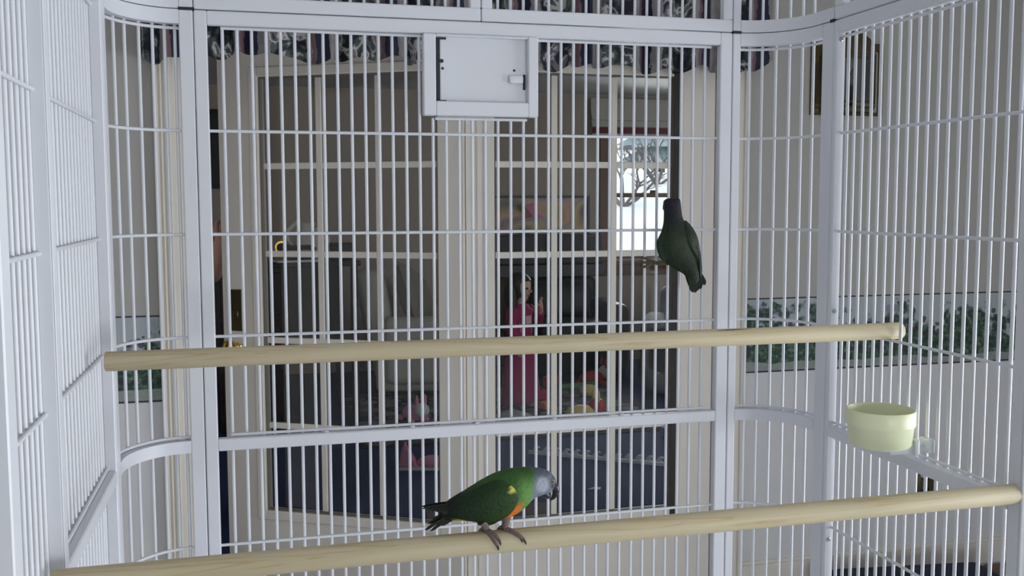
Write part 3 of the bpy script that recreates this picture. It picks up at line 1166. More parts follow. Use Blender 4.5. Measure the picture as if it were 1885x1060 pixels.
def col1(x, y, z):
    u, v = inv1(x, z)
    c = mixc(G_MID, G_LIGHT, sm(930, 1060, u) * sm(160, 330, v))
    c = mixc(c, G_DARK, sm(760, 420, u) * .7)
    # grey hood with a slanted edge
    hood = sm(1105, 1165, u + (v - 300) * .12)
    c = mixc(c, mixc(GREY, GREY_D, sm(300, 170, v)), hood)
    ck = max(0, 1 - ((u - 1225) / 75) ** 2 - ((v - 300) / 95) ** 2)
    c = mixc(c, GREY_L, min(1, ck * 1.6) * hood)
    mask = max(0, 1 - ((u - 1345) / 46) ** 2 - ((v - 290) / 72) ** 2)
    c = mixc(c, lin(74, 76, 84), min(1, mask * 2))
    # orange flank and belly, yellow vent
    d = (u - 985) * .62 + (v - 520) * .78
    across = abs((u - 985) * .78 - (v - 520) * -.62 * -1 * -1) if False else abs((u - 900) + (v - 590) * .72) 
    c = mixc(c, OR, sm(95, 45, abs((u - 915) + (v - 575) * .58)) * sm(440, 520, v))
    c = mixc(c, YE, sm(600, 660, v) * sm(960, 820, u) * sm(330, 460, u))
    c = mixc(c, lin(206, 206, 190), sm(655, 690, v) * sm(700, 780, u) * sm(920, 860, u))
    c = mixc(c, BLK, sm(420, 320, u))
    return c


paint(body1, col1)

# wings: shells that follow the flank
WING = [(900, 285), (945, 325), (970, 390), (968, 450), (940, 520), (895, 585), (840, 640), (770, 690), (690, 704), (600, 676), (480, 648), (350, 624), (285, 596), (318, 505),
        (410, 440), (500, 392), (600, 334), (700, 282), (790, 250), (850, 255)]


def wing(sgn, outline, surf, fn, root, Y, inner):
    bm = bmesh.new()
    N = len(outline)
    cx, cz = sum(p[0] for p in outline) / N, sum(p[1] for p in outline) / N
    lv = 7
    rings = []
    for k in range(1, lv + 1):
        f = k / lv
        ring = []
        for (u, v) in outline:
            uu, vv = cx + (u - cx) * f, cz + (v - cz) * f
            x, z = fn(uu, vv)
            dep, off, full = surf(x, z)
            dep = max(dep, full * .30) + .0034 * (1 - f ** 4) + .0012
            ring.append(bm.verts.new((x, Y + sgn * dep, z)))
        rings.append(ring)
    x, z = fn(cx, cz)
    dep, off, full = surf(x, z)
    c = bm.verts.new((x, Y + sgn * (dep + .0046), z))
    inn = []
    for (u, v) in outline:
        x, z = fn(u, v)
        dep, off, full = surf(x, z)
        inn.append(bm.verts.new((x, Y + sgn * max(0, max(dep, full * .30) - .003), z)))
    for q in range(N):
        q2 = (q + 1) % N
        bm.faces.new((c, rings[0][q], rings[0][q2]))
        for k in range(lv - 1):
            bm.faces.new((rings[k][q], rings[k + 1][q], rings[k + 1][q2], rings[k][q2]))
        bm.faces.new((rings[-1][q], inn[q], inn[q2], rings[-1][q2]))
    bm.faces.new(inn)
    return bm


def resample(poly, n):
    P = [Vector(p) for p in poly]
    out = []
    m_ = len(P)
    for i in range(m_):
        a, b, c, d = P[i - 1], P[i], P[(i + 1) % m_], P[(i + 2) % m_]
        for k in range(n):
            t = k / n
            out.append(tuple(.5 * (2 * b + (c - a) * t + (2 * a - 5 * b + 4 * c - d) * t * t + (3 * b - a - 3 * c + d) * t ** 3)))
    return out


def wcol1(x, y, z):
    u, v = inv1(x, z)
    c = mixc(lin(40, 66, 28), lin(28, 50, 26), sm(900, 500, u))
    c = mixc(c, lin(20, 34, 22), sm(560, 330, u))
    c = mixc(c, lin(214, 206, 92), max(0, min(1, 2.2 * (1 - ((u - 925) / 42) ** 2 - ((v - 322) / 36) ** 2))))
    edge = sm(60, 10, abs((u - 900) * .58 + (v - 575) * .8 - 25))
    c = mixc(c, lin(30, 26, 20), edge * .7 * sm(480, 560, v))
    return c


for sgn in (-1, 1):
    bm = wing(sgn, resample(WING, 3), surf1, b1, root1, B1Y, None)
    wg = bpart('wing', bm, M['plumage'], root1)
    paint(wg, wcol1)
    # primaries: long dark flight feathers crossing towards the tail
    for k, (a, b_, w) in enumerate((((520, 600), (240, 560), 50), ((500, 560), (190, 556), 46), ((480, 530), (140, 552), 40), ((500, 490), (85, 545), 34))):
        bm = feather(bmesh.new(), b1(*a), b1(*b_), w * K, B1Y + sgn * (.0075 - .0012 * k))
        f = bpart('flight_feather', bm, M['plumage'], root1, wg, smooth=False)
        paint(f, lambda x, y, z: lin(24, 28, 20))
for k, (a, b_, w) in enumerate((((360, 600), (112, 748), 26), ((360, 612), (128, 775), 26), ((370, 622), (165, 768), 28), ((380, 632), (210, 750), 34), ((390, 642), (262, 715), 40), ((370, 590), (150, 705), 30), ((370, 596), (190, 660), 40))):
    bm = feather(bmesh.new(), b1(*a), b1(*b_), w * K, B1Y + (-.004, .004, -.0024, .0024, -.0010, .0010, .0001)[k])
    f = bpart('tail_feather', bm, M['plumage'], root1, smooth=False)
    paint(f, lambda x, y, z: lin(24, 28, 20))
# beak
bm = bmesh.new()
up = [(1352, 335), (1382, 345), (1394, 375), (1386, 420), (1362, 455), (1330, 482)]
tube(bm, [(b1(u, v)[0], B1Y, b1(u, v)[1]) for u, v in up], [r * K for r in (44, 44, 38, 30, 18, 3)], 14)
bpart('upper_beak', bm, M['beak'], root1)
bm = bmesh.new()
lo = [(1270, 400), (1300, 425), (1326, 440), (1342, 440)]
tube(bm, [(b1(u, v)[0], B1Y, b1(u, v)[1]) for u, v in lo], [r * K for r in (42, 36, 24, 5)], 14)
bpart('lower_beak', bm, M['beak'], root1)
for sgn in (-1, 1):
    x, z = b1(1338, 272)
    d, _, full = surf1(x, z)
    e = bpart('eye', blob(bmesh.new(), (x, B1Y + sgn * (d - .0002), z), (.0025, .0014, .0025)), M['eye'], root1)
    bpart('pupil', blob(bmesh.new(), (x + .0002, B1Y + sgn * (d + .0006), z), (.0015, .0010, .0015)), M['pupil'], root1, e)


# legs and toes; the toes close over the front of the perch
PR = .0143
PY = 1.186


def perch_pt(x, a, lift):
    """point on the front perch at x, a degrees from the top towards the viewer"""
    zc = 1.0262 + (x + .2295) * (1.0323 - 1.0262) / 1.4395
    a = math.radians(a)
    return (x, PY - (PR + lift) * math.sin(a), zc + (PR + lift) * math.cos(a))


def leg1(hip, xa, y, toes):
    bm = bmesh.new()
    tx, tz = b1(*hip)
    p = perch_pt(xa, 8, .004)
    tube(bm, [(tx, y, tz), ((tx + p[0]) / 2 + .001, (y + p[1]) / 2, (tz + p[2]) / 2 + .001), (p[0], p[1], p[2])], [.0075, .0052, .0040], 12)
    lg = bpart('leg', bm, M['foot'], root1)
    for x0, x1, a1, sgn in toes:
        N = 6
        P = [perch_pt(x0 + (x1 - x0) * (q / N), (8 + (a1 - 8) * (q / N)) * sgn, .0024) for q in range(N + 1)]
        bm = bmesh.new()
        tube(bm, P, [.0036, .0031, .0032, .0028, .0029, .0025, .0019], 9)
        t = bpart('toe', bm, M['foot'], root1, lg)
        e = perch_pt(x1 + (x1 - x0) * .12, (a1 + 16) * sgn, .0022)
        e2 = perch_pt(x1 + (x1 - x0) * .18, (a1 + 30) * sgn, .0008)
        bpart('claw', tube(bmesh.new(), [P[-1], e, e2], [.0017, .0012, .0002], 6), M['claw'], root1, lg)


XA = b1(695, 757)[0]
leg1((655, 660), XA, 1.182, [(XA, b1(782, 900)[0], 88, 1), (XA + .001, b1(800, 850)[0], 62, 1), (XA, XA - .006, 75, -1), (XA, XA + .002, 60, -1)])
XA = b1(880, 740)[0]
leg1((885, 630), XA, 1.184, [(XA, b1(1038, 860)[0], 70, 1), (XA, b1(1005, 840)[0], 58, 1), (XA, XA - .006, 75, -1), (XA, XA + .004, 60, -1)])

# --- dark parrot clinging to the back panel, seen from behind.  profile in crop units of 1/4.818 px
B2Y = 1.812
def b2(u, v):
    return (0.712627 + .000236 * u + .000003 * v, 1.48303 - .000003 * u - .000218 * v)
root2 = thing('parrot', 'dark green parrot clinging to the back bars with its head raised', 'parrot', (b2(330, 560)[0], B2Y, b2(330, 560)[1]))
R2 = Vector(root2.location)
K2 = .000227
st2 = []
for u, v, h, w in ((478, 900, 40, 20), (478, 850, 56, 34), (470, 780, 72, 52), (440, 700, 122, 78), (395, 630, 150, 100), (352, 560, 172, 118), (333, 490, 168, 122), (325, 430, 142, 112), (315, 370, 106, 92),
                   (306, 310, 84, 78), (302, 250, 77, 72), (300, 190, 72, 70), (299, 152, 69, 64), (299, 134, 64, 56), (299, 125, 50, 40), (299, 122, 14, 12)):
    x, z = b2(u, v)
    st2.append((x, z, h * K2, w * K2, B2Y))
bm, surf2 = loft(st2, 24, 56)
for v in bm.verts:
    v.co -= R2
body2 = mk('body', bm, M['plumage'], root2, angle=80)


def inv2(x, z):
    x, z = x + R2.x, z + R2.z
    v = (1.48303 - z) / .000218
    return (x - .712627 - .000003 * v) / .000236, v


def col2(x, y, z):
    u, v = inv2(x, z)
    c = mixc(lin(34, 34, 42), lin(44, 56, 38), sm(270, 460, v))
    return mixc(c, lin(30, 44, 26), sm(520, 760, v))


paint(body2, col2)
WR = [(395, 320), (440, 350), (485, 420), (515, 500), (535, 600), (552, 700), (556, 780), (545, 830), (520, 760), (495, 680), (440, 600), (395, 520), (378, 430)]
WL = [(235, 345), (205, 400), (168, 470), (150, 500), (152, 570), (175, 640), (215, 680), (235, 640), (215, 560), (225, 450)]
for ol in (WR, WL):
    bm = wing(-1, resample(ol, 3), surf2, b2, root2, B2Y, None)
    wg = bpart('wing', bm, M['plumage'], root2)
    paint(wg, lambda x, y, z: mixc(lin(44, 58, 44), lin(34, 48, 32), .5))
for k, (a, b_, w) in enumerate((((455, 780), (470, 962), 64), ((480, 790), (495, 965), 60), ((500, 780), (522, 945), 56), ((520, 760), (550, 935), 50), ((535, 780), (592, 900), 40), ((530, 760), (604, 888), 34))):
    bm = feather(bmesh.new(), b2(*a), b2(*b_), w * K2, B2Y - .006 + .0018 * k)
    f = bpart('tail_feather', bm, M['plumage'], root2, smooth=False)
    paint(f, lambda x, y, z: lin(24, 36, 22))
# beak hooked over a bar, seen from behind as the flat crown; eyes on the sides of the head
bm = bmesh.new()
x, z = b2(299, 150)
tube(bm, [(x, B2Y + .010, z - .002), (x, B2Y + .026, z - .003), (x, B2Y + .034, z - .014), (x, B2Y + .031, z - .026)], [.009, .008, .0055, .001], 12)
bpart('upper_beak', bm, M['beak'], root2)
for sgn in (-1, 1):
    x, z = b2(299 + sgn * 55, 168)
    e = bpart('eye', blob(bmesh.new(), (x, B2Y + .004, z), (.002, .003, .003)), M['eye'], root2)
    bpart('pupil', blob(bmesh.new(), (x + sgn * .0012, B2Y + .004, z), (.0012, .0017, .0017)), M['pupil'], root2, e)
for (hu, hv), (fu, fv) in (((262, 690), (190, 705)), ((330, 600), (310, 680))):
    bm = bmesh.new()
    x0, z0 = b2(hu, hv)
    x1, z1 = b2(fu, fv)
    tube(bm, [(x0, B2Y + .004, z0), ((x0 + x1) / 2, B2Y + .022, (z0 + z1) / 2 - .002), (x1 + .006, YBAR - .013, z1)], [.006, .0045, .0034], 10)
    lg = bpart('leg', bm, M['foot2'], root2)
    bx0 = -.0724 + .9718 / 39 * round((x1 + .0724) / (.9718 / 39))
    for dz in (-.008, 0, .008):
        bm = bmesh.new()
        tube(bm, [(x1 + .006, YBAR - .013, z1), (bx0 + .006, YBAR - .007, z1 + dz * .6), (bx0 + .001, YBAR - .0065, z1 + dz), (bx0 - .0058, YBAR - .003, z1 + dz * 1.2), (bx0 - .006, YBAR + .002, z1 + dz * 1.2)],
             [.003, .0028, .0026, .0022, .001], 8)
        bpart('toe', bm, M['foot2'], root2, lg)

# ------------------------------------------------------------------ things on the near wall
# valance
val = thing('curtain_valance', 'gathered floral and navy striped valance above the french doors', 'valance', (.72, YW, 2.0))
bm = bmesh.new()
NXV, NZV = 520, 12
X0, X1 = -.335, 1.80
rv = random.Random(4)
ph = [rv.uniform(0, 6.28) for _ in range(6)]
grid = []
for i in range(NXV + 1):
    t = i / NXV
    x = X0 + (X1 - X0) * t
    wob = x + .030 * math.sin(x * 11 + ph[0]) + .018 * math.sin(x * 23 + ph[4])
    fold = (.62 * math.sin(2 * PI * wob / .115) + .38 * math.sin(2 * PI * wob / .061 + ph[1]))
    zb = 1.898 + .006 * math.sin(2 * PI * wob / .115 + ph[2]) + .009 * math.sin(x * 17 + ph[3]) + .005 * math.sin(x * 41 + ph[5]) - .035 * max(0, 1 - abs(x + .30) / .1)
    zb += .05 * max(0, min(1, (x - 1.66) / .12))
    col = []
    for j in range(NZV + 1):
        s_ = j / NZV
        z = zb + (2.30 - zb) * s_
        amp = .032 * (1 - .55 * s_)
        yy = YW - .10 + fold * amp
        e = max(0, 1 - min(t, 1 - t) / .012)
        yy = yy * (1 - e) + (YW - .004) * e
        col.append(bm.verts.new((x - .72, yy - YW, z - 2.0)))
    grid.append(col)
for i in range(NXV):
    for j in range(NZV):
        bm.faces.new((grid[i][j], grid[i + 1][j], grid[i + 1][j + 1], grid[i][j + 1]))
cl = mk('ruffle', bm, M['valance'], val, angle=80)
md = cl.modifiers.new('thickness', 'SOLIDIFY')
md.thickness = .002
b = tube(bmesh.new(), [(X0 - .70, -.075, .24), (X1 - .74, -.075, .24)], .011, 12)
box(b, (X0 - .70, -.075, .225), (X0 - .69, 0, .255))
box(b, (X1 - .76, -.075, .225), (X1 - .75, 0, .255))
mk('curtain_rod', b, M['white_plastic'], val)

# brass wall lantern
LX0, LX1, LZ0, LZ1 = 1.985, 2.285, 1.765, 2.03
lan = thing('wall_lantern', 'antique brass wall lantern with glass sides, right of the valance', 'lantern', ((LX0 + LX1) / 2, YW, LZ0))
cx = (LX1 - LX0) / 2
H = LZ1 - LZ0
bm = bx((-cx, -.012, 0), (-cx + .06, 0, H), .002, 1)
box(bm, (cx - .018, -.012, 0), (cx, 0, H), .002, 1)
box(bm, (-cx + .06, -.012, 0), (cx - .018, 0, .012), .002, 1)
box(bm, (-cx + .06, -.012, H - .03), (cx - .018, 0, H), .002, 1)
mk('backplate', bm, M['brass'], lan, smooth=False)
hexa = [(-.115, -.012), (-.085, -.115), (.045, -.115), (.10, -.012)]
bm = bmesh.new()
A = [bm.verts.new((x, y, H - .055)) for x, y in hexa]
Bv = [bm.verts.new((x * .92, -.012 + (y + .012) * .92, H - .01)) for x, y in hexa]
Cv = [bm.verts.new((x * .42 - .01, -.012 + (y + .012) * .42, H + .045)) for x, y in hexa]
for P_, Q_ in ((A, Bv), (Bv, Cv)):
    for i in range(4):
        bm.faces.new((P_[i], P_[(i + 1) % 4], Q_[(i + 1) % 4], Q_[i]))
bm.faces.new(A[::-1])
bm.faces.new(Cv)
mk('hood', bm, M['brass'], lan, smooth=False)
bm = bmesh.new()
for i, (x, y) in enumerate(hexa):
    tube(bm, [(x, y, .02), (x, y, H - .055)], .0035, 6)
for z in (.022, .04, H - .06):
    tube(bm, [(x, y, z) for x, y in hexa], .0035, 6)
mk('frame', bm, M['brass'], lan)
for i in range(3):
    (xa, ya), (xb, yb) = hexa[i], hexa[i + 1]
    bm = bmesh.new()
    d = Vector((yb - ya, xa - xb, 0)).normalized() * .001
    vs = [Vector((xa, ya, .042)), Vector((xb, yb, .042)), Vector((xb, yb, H - .062)), Vector((xa, ya, H - .062))]
    f0 = [bm.verts.new(v + d) for v in vs]
    f1 = [bm.verts.new(v - d) for v in vs]
    bm.faces.new(f0)
    bm.faces.new(f1[::-1])
    for q in range(4):
        bm.faces.new((f0[q], f0[(q + 1) % 4], f1[(q + 1) % 4], f1[q]))
    mk('pane', bm, M['lantern_glass'], lan, smooth=False)
bm = prism(bmesh.new(), hexa, 'z', .012, .02)
mk('tray', bm, M['brass'], lan, smooth=False)
bm = bmesh.new()
lathe(bm, [(0, 0), (.022, 0), (.022, .006), (.011, .01), (.011, .085), (0, .085)], 16, (-.015, -.065, .02))
cd = mk('candle_tube', bm, M['dark_wood'], lan)
bm = bmesh.new()
lathe(bm, [(0, 0), (.008, 0), (.014, .018), (.011, .035), (.003, .058), (0, .06)], 16, (-.015, -.065, .105))
mk('bulb', bm, M['lantern_glass'], lan)
bm = bmesh.new()
tube(bm, [(-.015, -.012, .03), (-.015, -.065, .03)], .004, 8)
mk('arm', bm, M['brass_gold'], lan)

# outlet with brass cover
ol = thing('wall_outlet', 'brass wall outlet cover low on the right wall', 'outlet', (2.53, YW, .342))
mk('cover_plate', bx((-.04, -.006, -.06), (.04, 0, .06), .003, 2), M['brass'], ol)
b = bmesh.new()
for z in (-.026, .026):
    tube(b, [(0, -.008, z), (0, -.005, z)], .016, 16)
mk('socket', b, M['dark_wood'], ol)
mk('plug', bx((-.028, -.03, .03), (-.004, -.008, .05), .003, 1), M['white_plastic'], ol)

# navy bag on the floor by the wall
bag = thing('canvas_bag', 'low navy canvas bag with a tan end on the floor at the lower right', 'bag', (2.33, 3.02, 0), -.12)
bm = bx((-.36, -.16, .0), (.27, .16, .10), .03, 3)
mk('bag_body', bm, M['navy'], bag)
mk('end_panel', bx((.27, -.14, .0), (.39, .14, .095), .02, 3), M['tan_leather'], bag)
b = bmesh.new()
tube(b, [(-.2, -.05, .098), (-.17, -.09, .104), (.08, -.09, .104), (.11, -.05, .098)], .007, 8)
mk('handle', b, M['navy'], bag)

# ------------------------------------------------------------------ living room things
def chair_like(name, label, cat, loc, rz, W_, D_, H_, arm_h, arm_w, seat_h, m1, m2, nseat=1):
    t = thing(name, label, cat, loc, rz)
    mk('base', bx((-W_ / 2 + .02, -D_ / 2 + .04, .05), (W_ / 2 - .02, D_ / 2 - .02, seat_h - .12), .03, 3), m1, t)
    bm = bx((-W_ / 2 + arm_w * .6, D_ / 2 - .22, .05), (W_ / 2 - arm_w * .6, D_ / 2, H_), .07, 4)
    for v in bm.verts:
        v.co.y += max(0, v.co.z - seat_h) * .18
    mk('backrest', bm, m1, t)
    for s in (-1, 1):
        x0, x1 = (-W_ / 2, -W_ / 2 + arm_w) if s < 0 else (W_ / 2 - arm_w, W_ / 2)
        bm = bx((x0, -D_ / 2 + .02, .05), (x1, D_ / 2 - .1, arm_h), min(.07, arm_w * .4), 4)
        mk('armrest', bm, m1, t)
    iw = W_ - 2 * arm_w
    for k in range(nseat):
        a = -iw / 2 + iw * k / nseat
        mk('seat_cushion', bx((a + .005, -D_ / 2, seat_h - .12), (a + iw / nseat - .005, D_ / 2 - .2, seat_h + .04), .05, 4), m2, t)
        bm = bx((a + .01, D_ / 2 - .38, seat_h + .02), (a + iw / nseat - .01, D_ / 2 - .18, H_ - .04), .07, 4)
        for v in bm.verts:
            v.co.y += max(0, v.co.z - seat_h) * .22
        mk('back_cushion', bm, m2, t)
    for x in (-W_ / 2 + .07, W_ / 2 - .07):
        for y in (-D_ / 2 + .09, D_ / 2 - .08):
            mk('foot', bx((x - .03, y - .03, 0), (x + .03, y + .03, .06)), M['dark_wood'], t)
    return t


RZ = .0165
# wing armchair, turned to the right, with a piped scatter cushion
t = thing('armchair', 'grey linen armchair seen through the open left door leaf', 'armchair', (1.305, 7.60, RZ), math.radians(78))
mk('base', bx((-.40, -.42, .04), (.40, .40, .34), .04, 3), M['linen'], t)
bm = bx((-.36, .20, .10), (.36, .42, .93), .08, 4)
for v in bm.verts:
    v.co.y += max(0, v.co.z - .4) * .30
mk('backrest', bm, M['linen'], t)
for s in (-1, 1):
    bm = bx((s * .40 - .075, -.42, .10), (s * .40 + .075, .34, .60), .07, 4)
    mk('armrest', bm, M['linen'], t)
mk('seat_cushion', bx((-.32, -.43, .34), (.32, .24, .48), .05, 4), M['linen'], t)
b = bmesh.new()
for x in (-.34, .34):
    for y in (-.36, .34):
        box(b, (x - .03, y - .03, 0), (x + .03, y + .03, .05))
mk('foot', b, M['dark_wood'], t)
p = mk('scatter_cushion', cushion(.50, .46, .20), M['linen_dark'], None, (1.165, 7.51, .73))
p.rotation_euler = (math.radians(-22), math.radians(20), math.radians(64))
tag(p, 'taupe piped scatter cushion leaning in the grey armchair', 'cushion')

# dark desk by the left and what stands on it
dk = thing('writing_desk', 'tall dark wooden desk behind the left door leaf', 'desk', (.17, 6.75, RZ), math.radians(8))
mk('top', bx((-.46, -.27, 1.02), (.46, .27, 1.055), .006, 1), M['dark_wood'], dk)
pd = mk('pedestal', bx((-.44, -.25, .06), (-.04, .25, 1.02)), M['dark_wood'], dk, smooth=False)
for z in (.10, .42, .72):
    dr = mk('drawer', bx((-.425, -.265, z), (-.055, -.25, z + .27), .004, 1), M['dark_wood'], dk, smooth=False)
    mk('knob', blob(bmesh.new(), (-.24, -.277, z + .13), (.013, .014, .013), 10, 8), M['brass'], dr)
for y in (-.24, .24):
    mk('leg', bx((.40, y - .02, 0), (.44, y + .02, 1.02)), M['dark_wood'], dk, smooth=False)
mk('back_board', bx((-.04, .22, .35), (.40, .24, 1.02)), M['dark_wood'], dk, smooth=False)
mk('plinth', bx((-.44, -.25, 0), (-.04, .25, .06)), M['black'], dk, smooth=False)
b = bx((-.08, -.09, 0), (.06, .09, .105), .004, 1)
tag(mk('storage_box', b, M['dark_wood'], None, (.57, 6.82, 1.0715)), 'small dark box at the right end of the tall desk', 'box')
# white ceramic pitcher
pt = thing('ceramic_pitcher', 'white ceramic pitcher with two loop handles on the tall desk', 'pitcher', (.335, 6.78, 1.0715))
b = bmesh.new()
lathe(b, [(0, 0), (.055, 0), (.075, .03), (.09, .09), (.075, .15), (.045, .19), (.05, .22), (.06, .24), (.054, .24), (.04, .20), (0, .19)], 24)
mk('body', b, M['ceramic'], pt)
for s, h in ((-1, .25), (1, .19)):
    b = bmesh.new()
    pts = [(s * (.05 + .085 * math.sin(PI * q / 10)), -.02, .05 + (h - .04) * q / 10) for q in range(11)]
    tube(b, pts, .016, 10)
    mk('handle', b, M['ceramic'], pt)
# brass clock, telephone, papers
ck = thing('table_clock', 'small shiny brass clock at the left of the tall desk', 'clock', (.165, 6.68, 1.0715))
b = bmesh.new()
box(b, (-.045, -.02, 0), (.045, .02, .02), .004, 1)
tube(b, [(0, -.018, .085), (0, .018, .085)], .042, 20)
box(b, (-.012, -.01, .018), (.012, .01, .05))
mk('case', b, M['brass_gold'], ck)
b = tube(bmesh.new(), [(0, -.021, .085), (0, -.0182, .085)], .031, 20)
mk('dial', b, M['black'], ck)
ph_ = thing('telephone', 'dark telephone lying on the tall desk beside the brass clock', 'telephone', (.27, 6.54, 1.0860), .2)
b = bx((-.09, -.08, 0), (.09, .08, .05), .015, 2)
mk('base', b, M['black'], ph_)
b = bmesh.new()
tube(b, [(-.1, 0, .055), (-.07, 0, .075), (.07, 0, .075), (.1, 0, .055)], [.022, .016, .016, .022], 10)
mk('handset', b, M['trousers'], ph_)
o = mk('paper_stack', bx((-.15, -.1, 0), (.15, .1, .014), .002, 1), M['paper'], None, (.26, 6.54, 1.0715))
o.rotation_euler = (0, 0, .2)
tag(o, 'white paper stack on the front edge of the tall desk', 'papers')

# picture, hanging cabinet, wand
pf = thing('framed_picture', 'wide dark framed print in blurred orange and yellow on the far wall', 'picture', (2.45, FY, 1.32))
bm = bmesh.new()
for lo, hi in (((-.46, -.03, -.18), (-.44, 0, .18)), ((.44, -.03, -.18), (.46, 0, .18)), ((-.44, -.03, -.18), (.44, 0, -.16)), ((-.44, -.03, .16), (.44, 0, .18))):
    box(bm, lo, hi)
mk('frame', bm, M['black'], pf, smooth=False)
mk('print', bx((-.44, -.012, -.16), (.44, 0, .16)), M['picture'], pf, smooth=False)
hc = thing('wall_cabinet', 'long grey cabinet hanging on the far wall under the print', 'cabinet', (2.42, FY, .80))
mk('carcass', bx((-.52, -.28, .11), (.52, 0, .36), .006, 1), M['sofa'], hc)
for s in (-1, 1):
    dd = mk('cabinet_door', bx((min(0, s * .515) + .003, -.30, .115), (max(0, s * .515) - .003, -.28, .355), .004, 1), M['sofa'], hc)
    mk('knob', blob(bmesh.new(), (s * .04, -.312, .23), (.012, .012, .012), 10, 8), M['steel'], dd)
mk('shelf', bx((-.54, -.32, 0), (.54, 0, .11), .006, 1), M['black'], hc)
wd = thing('toy_wand', 'pale pink toy wand with a ribbon bow leaning above the grey cabinet', 'toy', (2.07, 8.44, 1.168))
b = tube(bmesh.new(), [(-.18, 0, .0), (.30, 0, .15)], .008, 8)
for v in b.verts:
    v.co.z += .0
mk('stick', b, M['pale_pink'], wd)
b = bmesh.new()
prism(b, [(.27, .15), (.20, .24), (.28, .27), (.30, .19), (.37, .145), (.31, .13)], 'y', -.012, .012)
mk('ribbon', b, M['pink'], wd)

# recliner, sofa
chair_like('recliner', 'black leather armchair against the far wall beside the window', 'armchair', (2.50, 8.02, 0), math.radians(-4), .94, .80, .80, .62, .18, .44, M['leather'], M['leather'])
chair_like('sofa', 'charcoal sofa along the right beneath the far window', 'sofa', (3.66, 6.80, 0), math.radians(-24), 1.75, .88, .78, .58, .20, .42, M['sofa'], M['sofa'], 2)
p = mk('scatter_cushion', cushion(.44, .42, .16), M['linen'], None, (3.02, 6.48, .66))
p.rotation_euler = (math.radians(-30), math.radians(8), math.radians(-24))
tag(p, 'pale grey scatter cushion on the charcoal sofa', 'cushion')

# roman shade
rs = thing('roman_shade', 'pale roman shade with a maroon band over the far window', 'blind', (3.55, FY - .03, 2.05))
bm = bmesh.new()
N = 24
for k in range(2):
    pass
prof = [(-.02, .31), (-.02, .2), (-.055, .12), (-.03, .115), (-.06, .06), (-.03, .055), (-.05, .02)]
def shade(bm, x0, x1, pr, th=.006):
    a = [[bm.verts.new((x, y - t_, z)) for (y, z) in pr] for x in (x0, x1) for t_ in (0, th)]
    n = len(pr)
    for i in range(n - 1):
        bm.faces.new((a[0][i], a[0][i + 1], a[2][i + 1], a[2][i]))
        bm.faces.new((a[1][i], a[3][i], a[3][i + 1], a[1][i + 1]))
        bm.faces.new((a[0][i], a[1][i], a[1][i + 1], a[0][i + 1]))
        bm.faces.new((a[2][i], a[2][i + 1], a[3][i + 1], a[3][i]))
    bm.faces.new((a[0][0], a[2][0], a[3][0], a[1][0]))
    bm.faces.new((a[0][-1], a[1][-1], a[3][-1], a[2][-1]))
    return bm
mk('fabric', shade(bm, -.64, .64, prof), M['shade'], rs, smooth=False)
mk('band', shade(bmesh.new(), -.64, .64, [(-.058, .052), (-.06, .0)]), M['mauve'], rs, smooth=False)
mk('fringe', shade(bmesh.new(), -.64, .64, [(-.058, 0.0), (-.058, -.022)]), M['shade'], rs, smooth=False)

# dark mirror glimpsed through the gap
mr = thing('wall_mirror', 'tall black framed mirror on the far wall at the open door gap', 'mirror', (-.36, FY, 1.88))
bm = bmesh.new()
for lo, hi in (((-.2, -.03, -.32), (-.16, 0, .32)), ((.16, -.03, -.32), (.2, 0, .32)), ((-.16, -.03, -.32), (.16, 0, -.28)), ((-.16, -.03, .28), (.16, 0, .32))):
    box(bm, lo, hi)
mk('frame', bm, M['black'], mr, smooth=False)
mk('mirror_glass', bx((-.16, -.014, -.28), (.16, 0, .28)), M['leather'], mr, smooth=False)

# cobblestone play rug: each near stone is a piece of its own
rug = thing('play_rug', 'grey cobblestone play rug under the toys', 'rug', (1.62, 6.70, 0))
mk('rug_base', bx((-1.05, -.86, 0), (1.05, .86, .010), .003, 1), mat('rug_ground', lin(46, 46, 52), 0.95), rug)
m_st = [mat('rug_stone_a', lin(104, 104, 108), 0.95, var=.15), mat('rug_stone_b', lin(86, 88, 94), 0.95, var=.15), mat('rug_stone_c', lin(122, 120, 120), 0.95, var=.15)]
rr = random.Random(2)
y = -.84
row = 0
cells = {}
while y < .70:
    hgt = rr.uniform(.12, .16)
    x = -1.03 + (row % 2) * .06
    while x < .98:
        wd_ = rr.uniform(.13, .22)
        if x + wd_ > 1.03:
            break
        key = rr.randrange(9)
        if key not in cells:
            n = 8
            bm = bmesh.new()
            pol = []
            for q in range(n):
                a = 2 * PI * q / n + .4
                k = 1 / max(abs(math.cos(a)), abs(math.sin(a))) ** .7
                pol.append((.5 * k * math.cos(a) * rr.uniform(.82, .95), .5 * k * math.sin(a) * rr.uniform(.82, .95)))
            prism(bm, pol, 'z', 0, 1)
            o = mk('stone', bm, m_st[key % 3], rug, smooth=False)
            cells[key] = o.data
        else:
            o = mo('stone', cells[key], None, rug, smooth=False)
        o.location = (x + wd_ / 2, y + hgt / 2, .010)
        o.scale = (wd_ * .94, hgt * .92, .006)
        x += wd_
    y += hgt
    row += 1

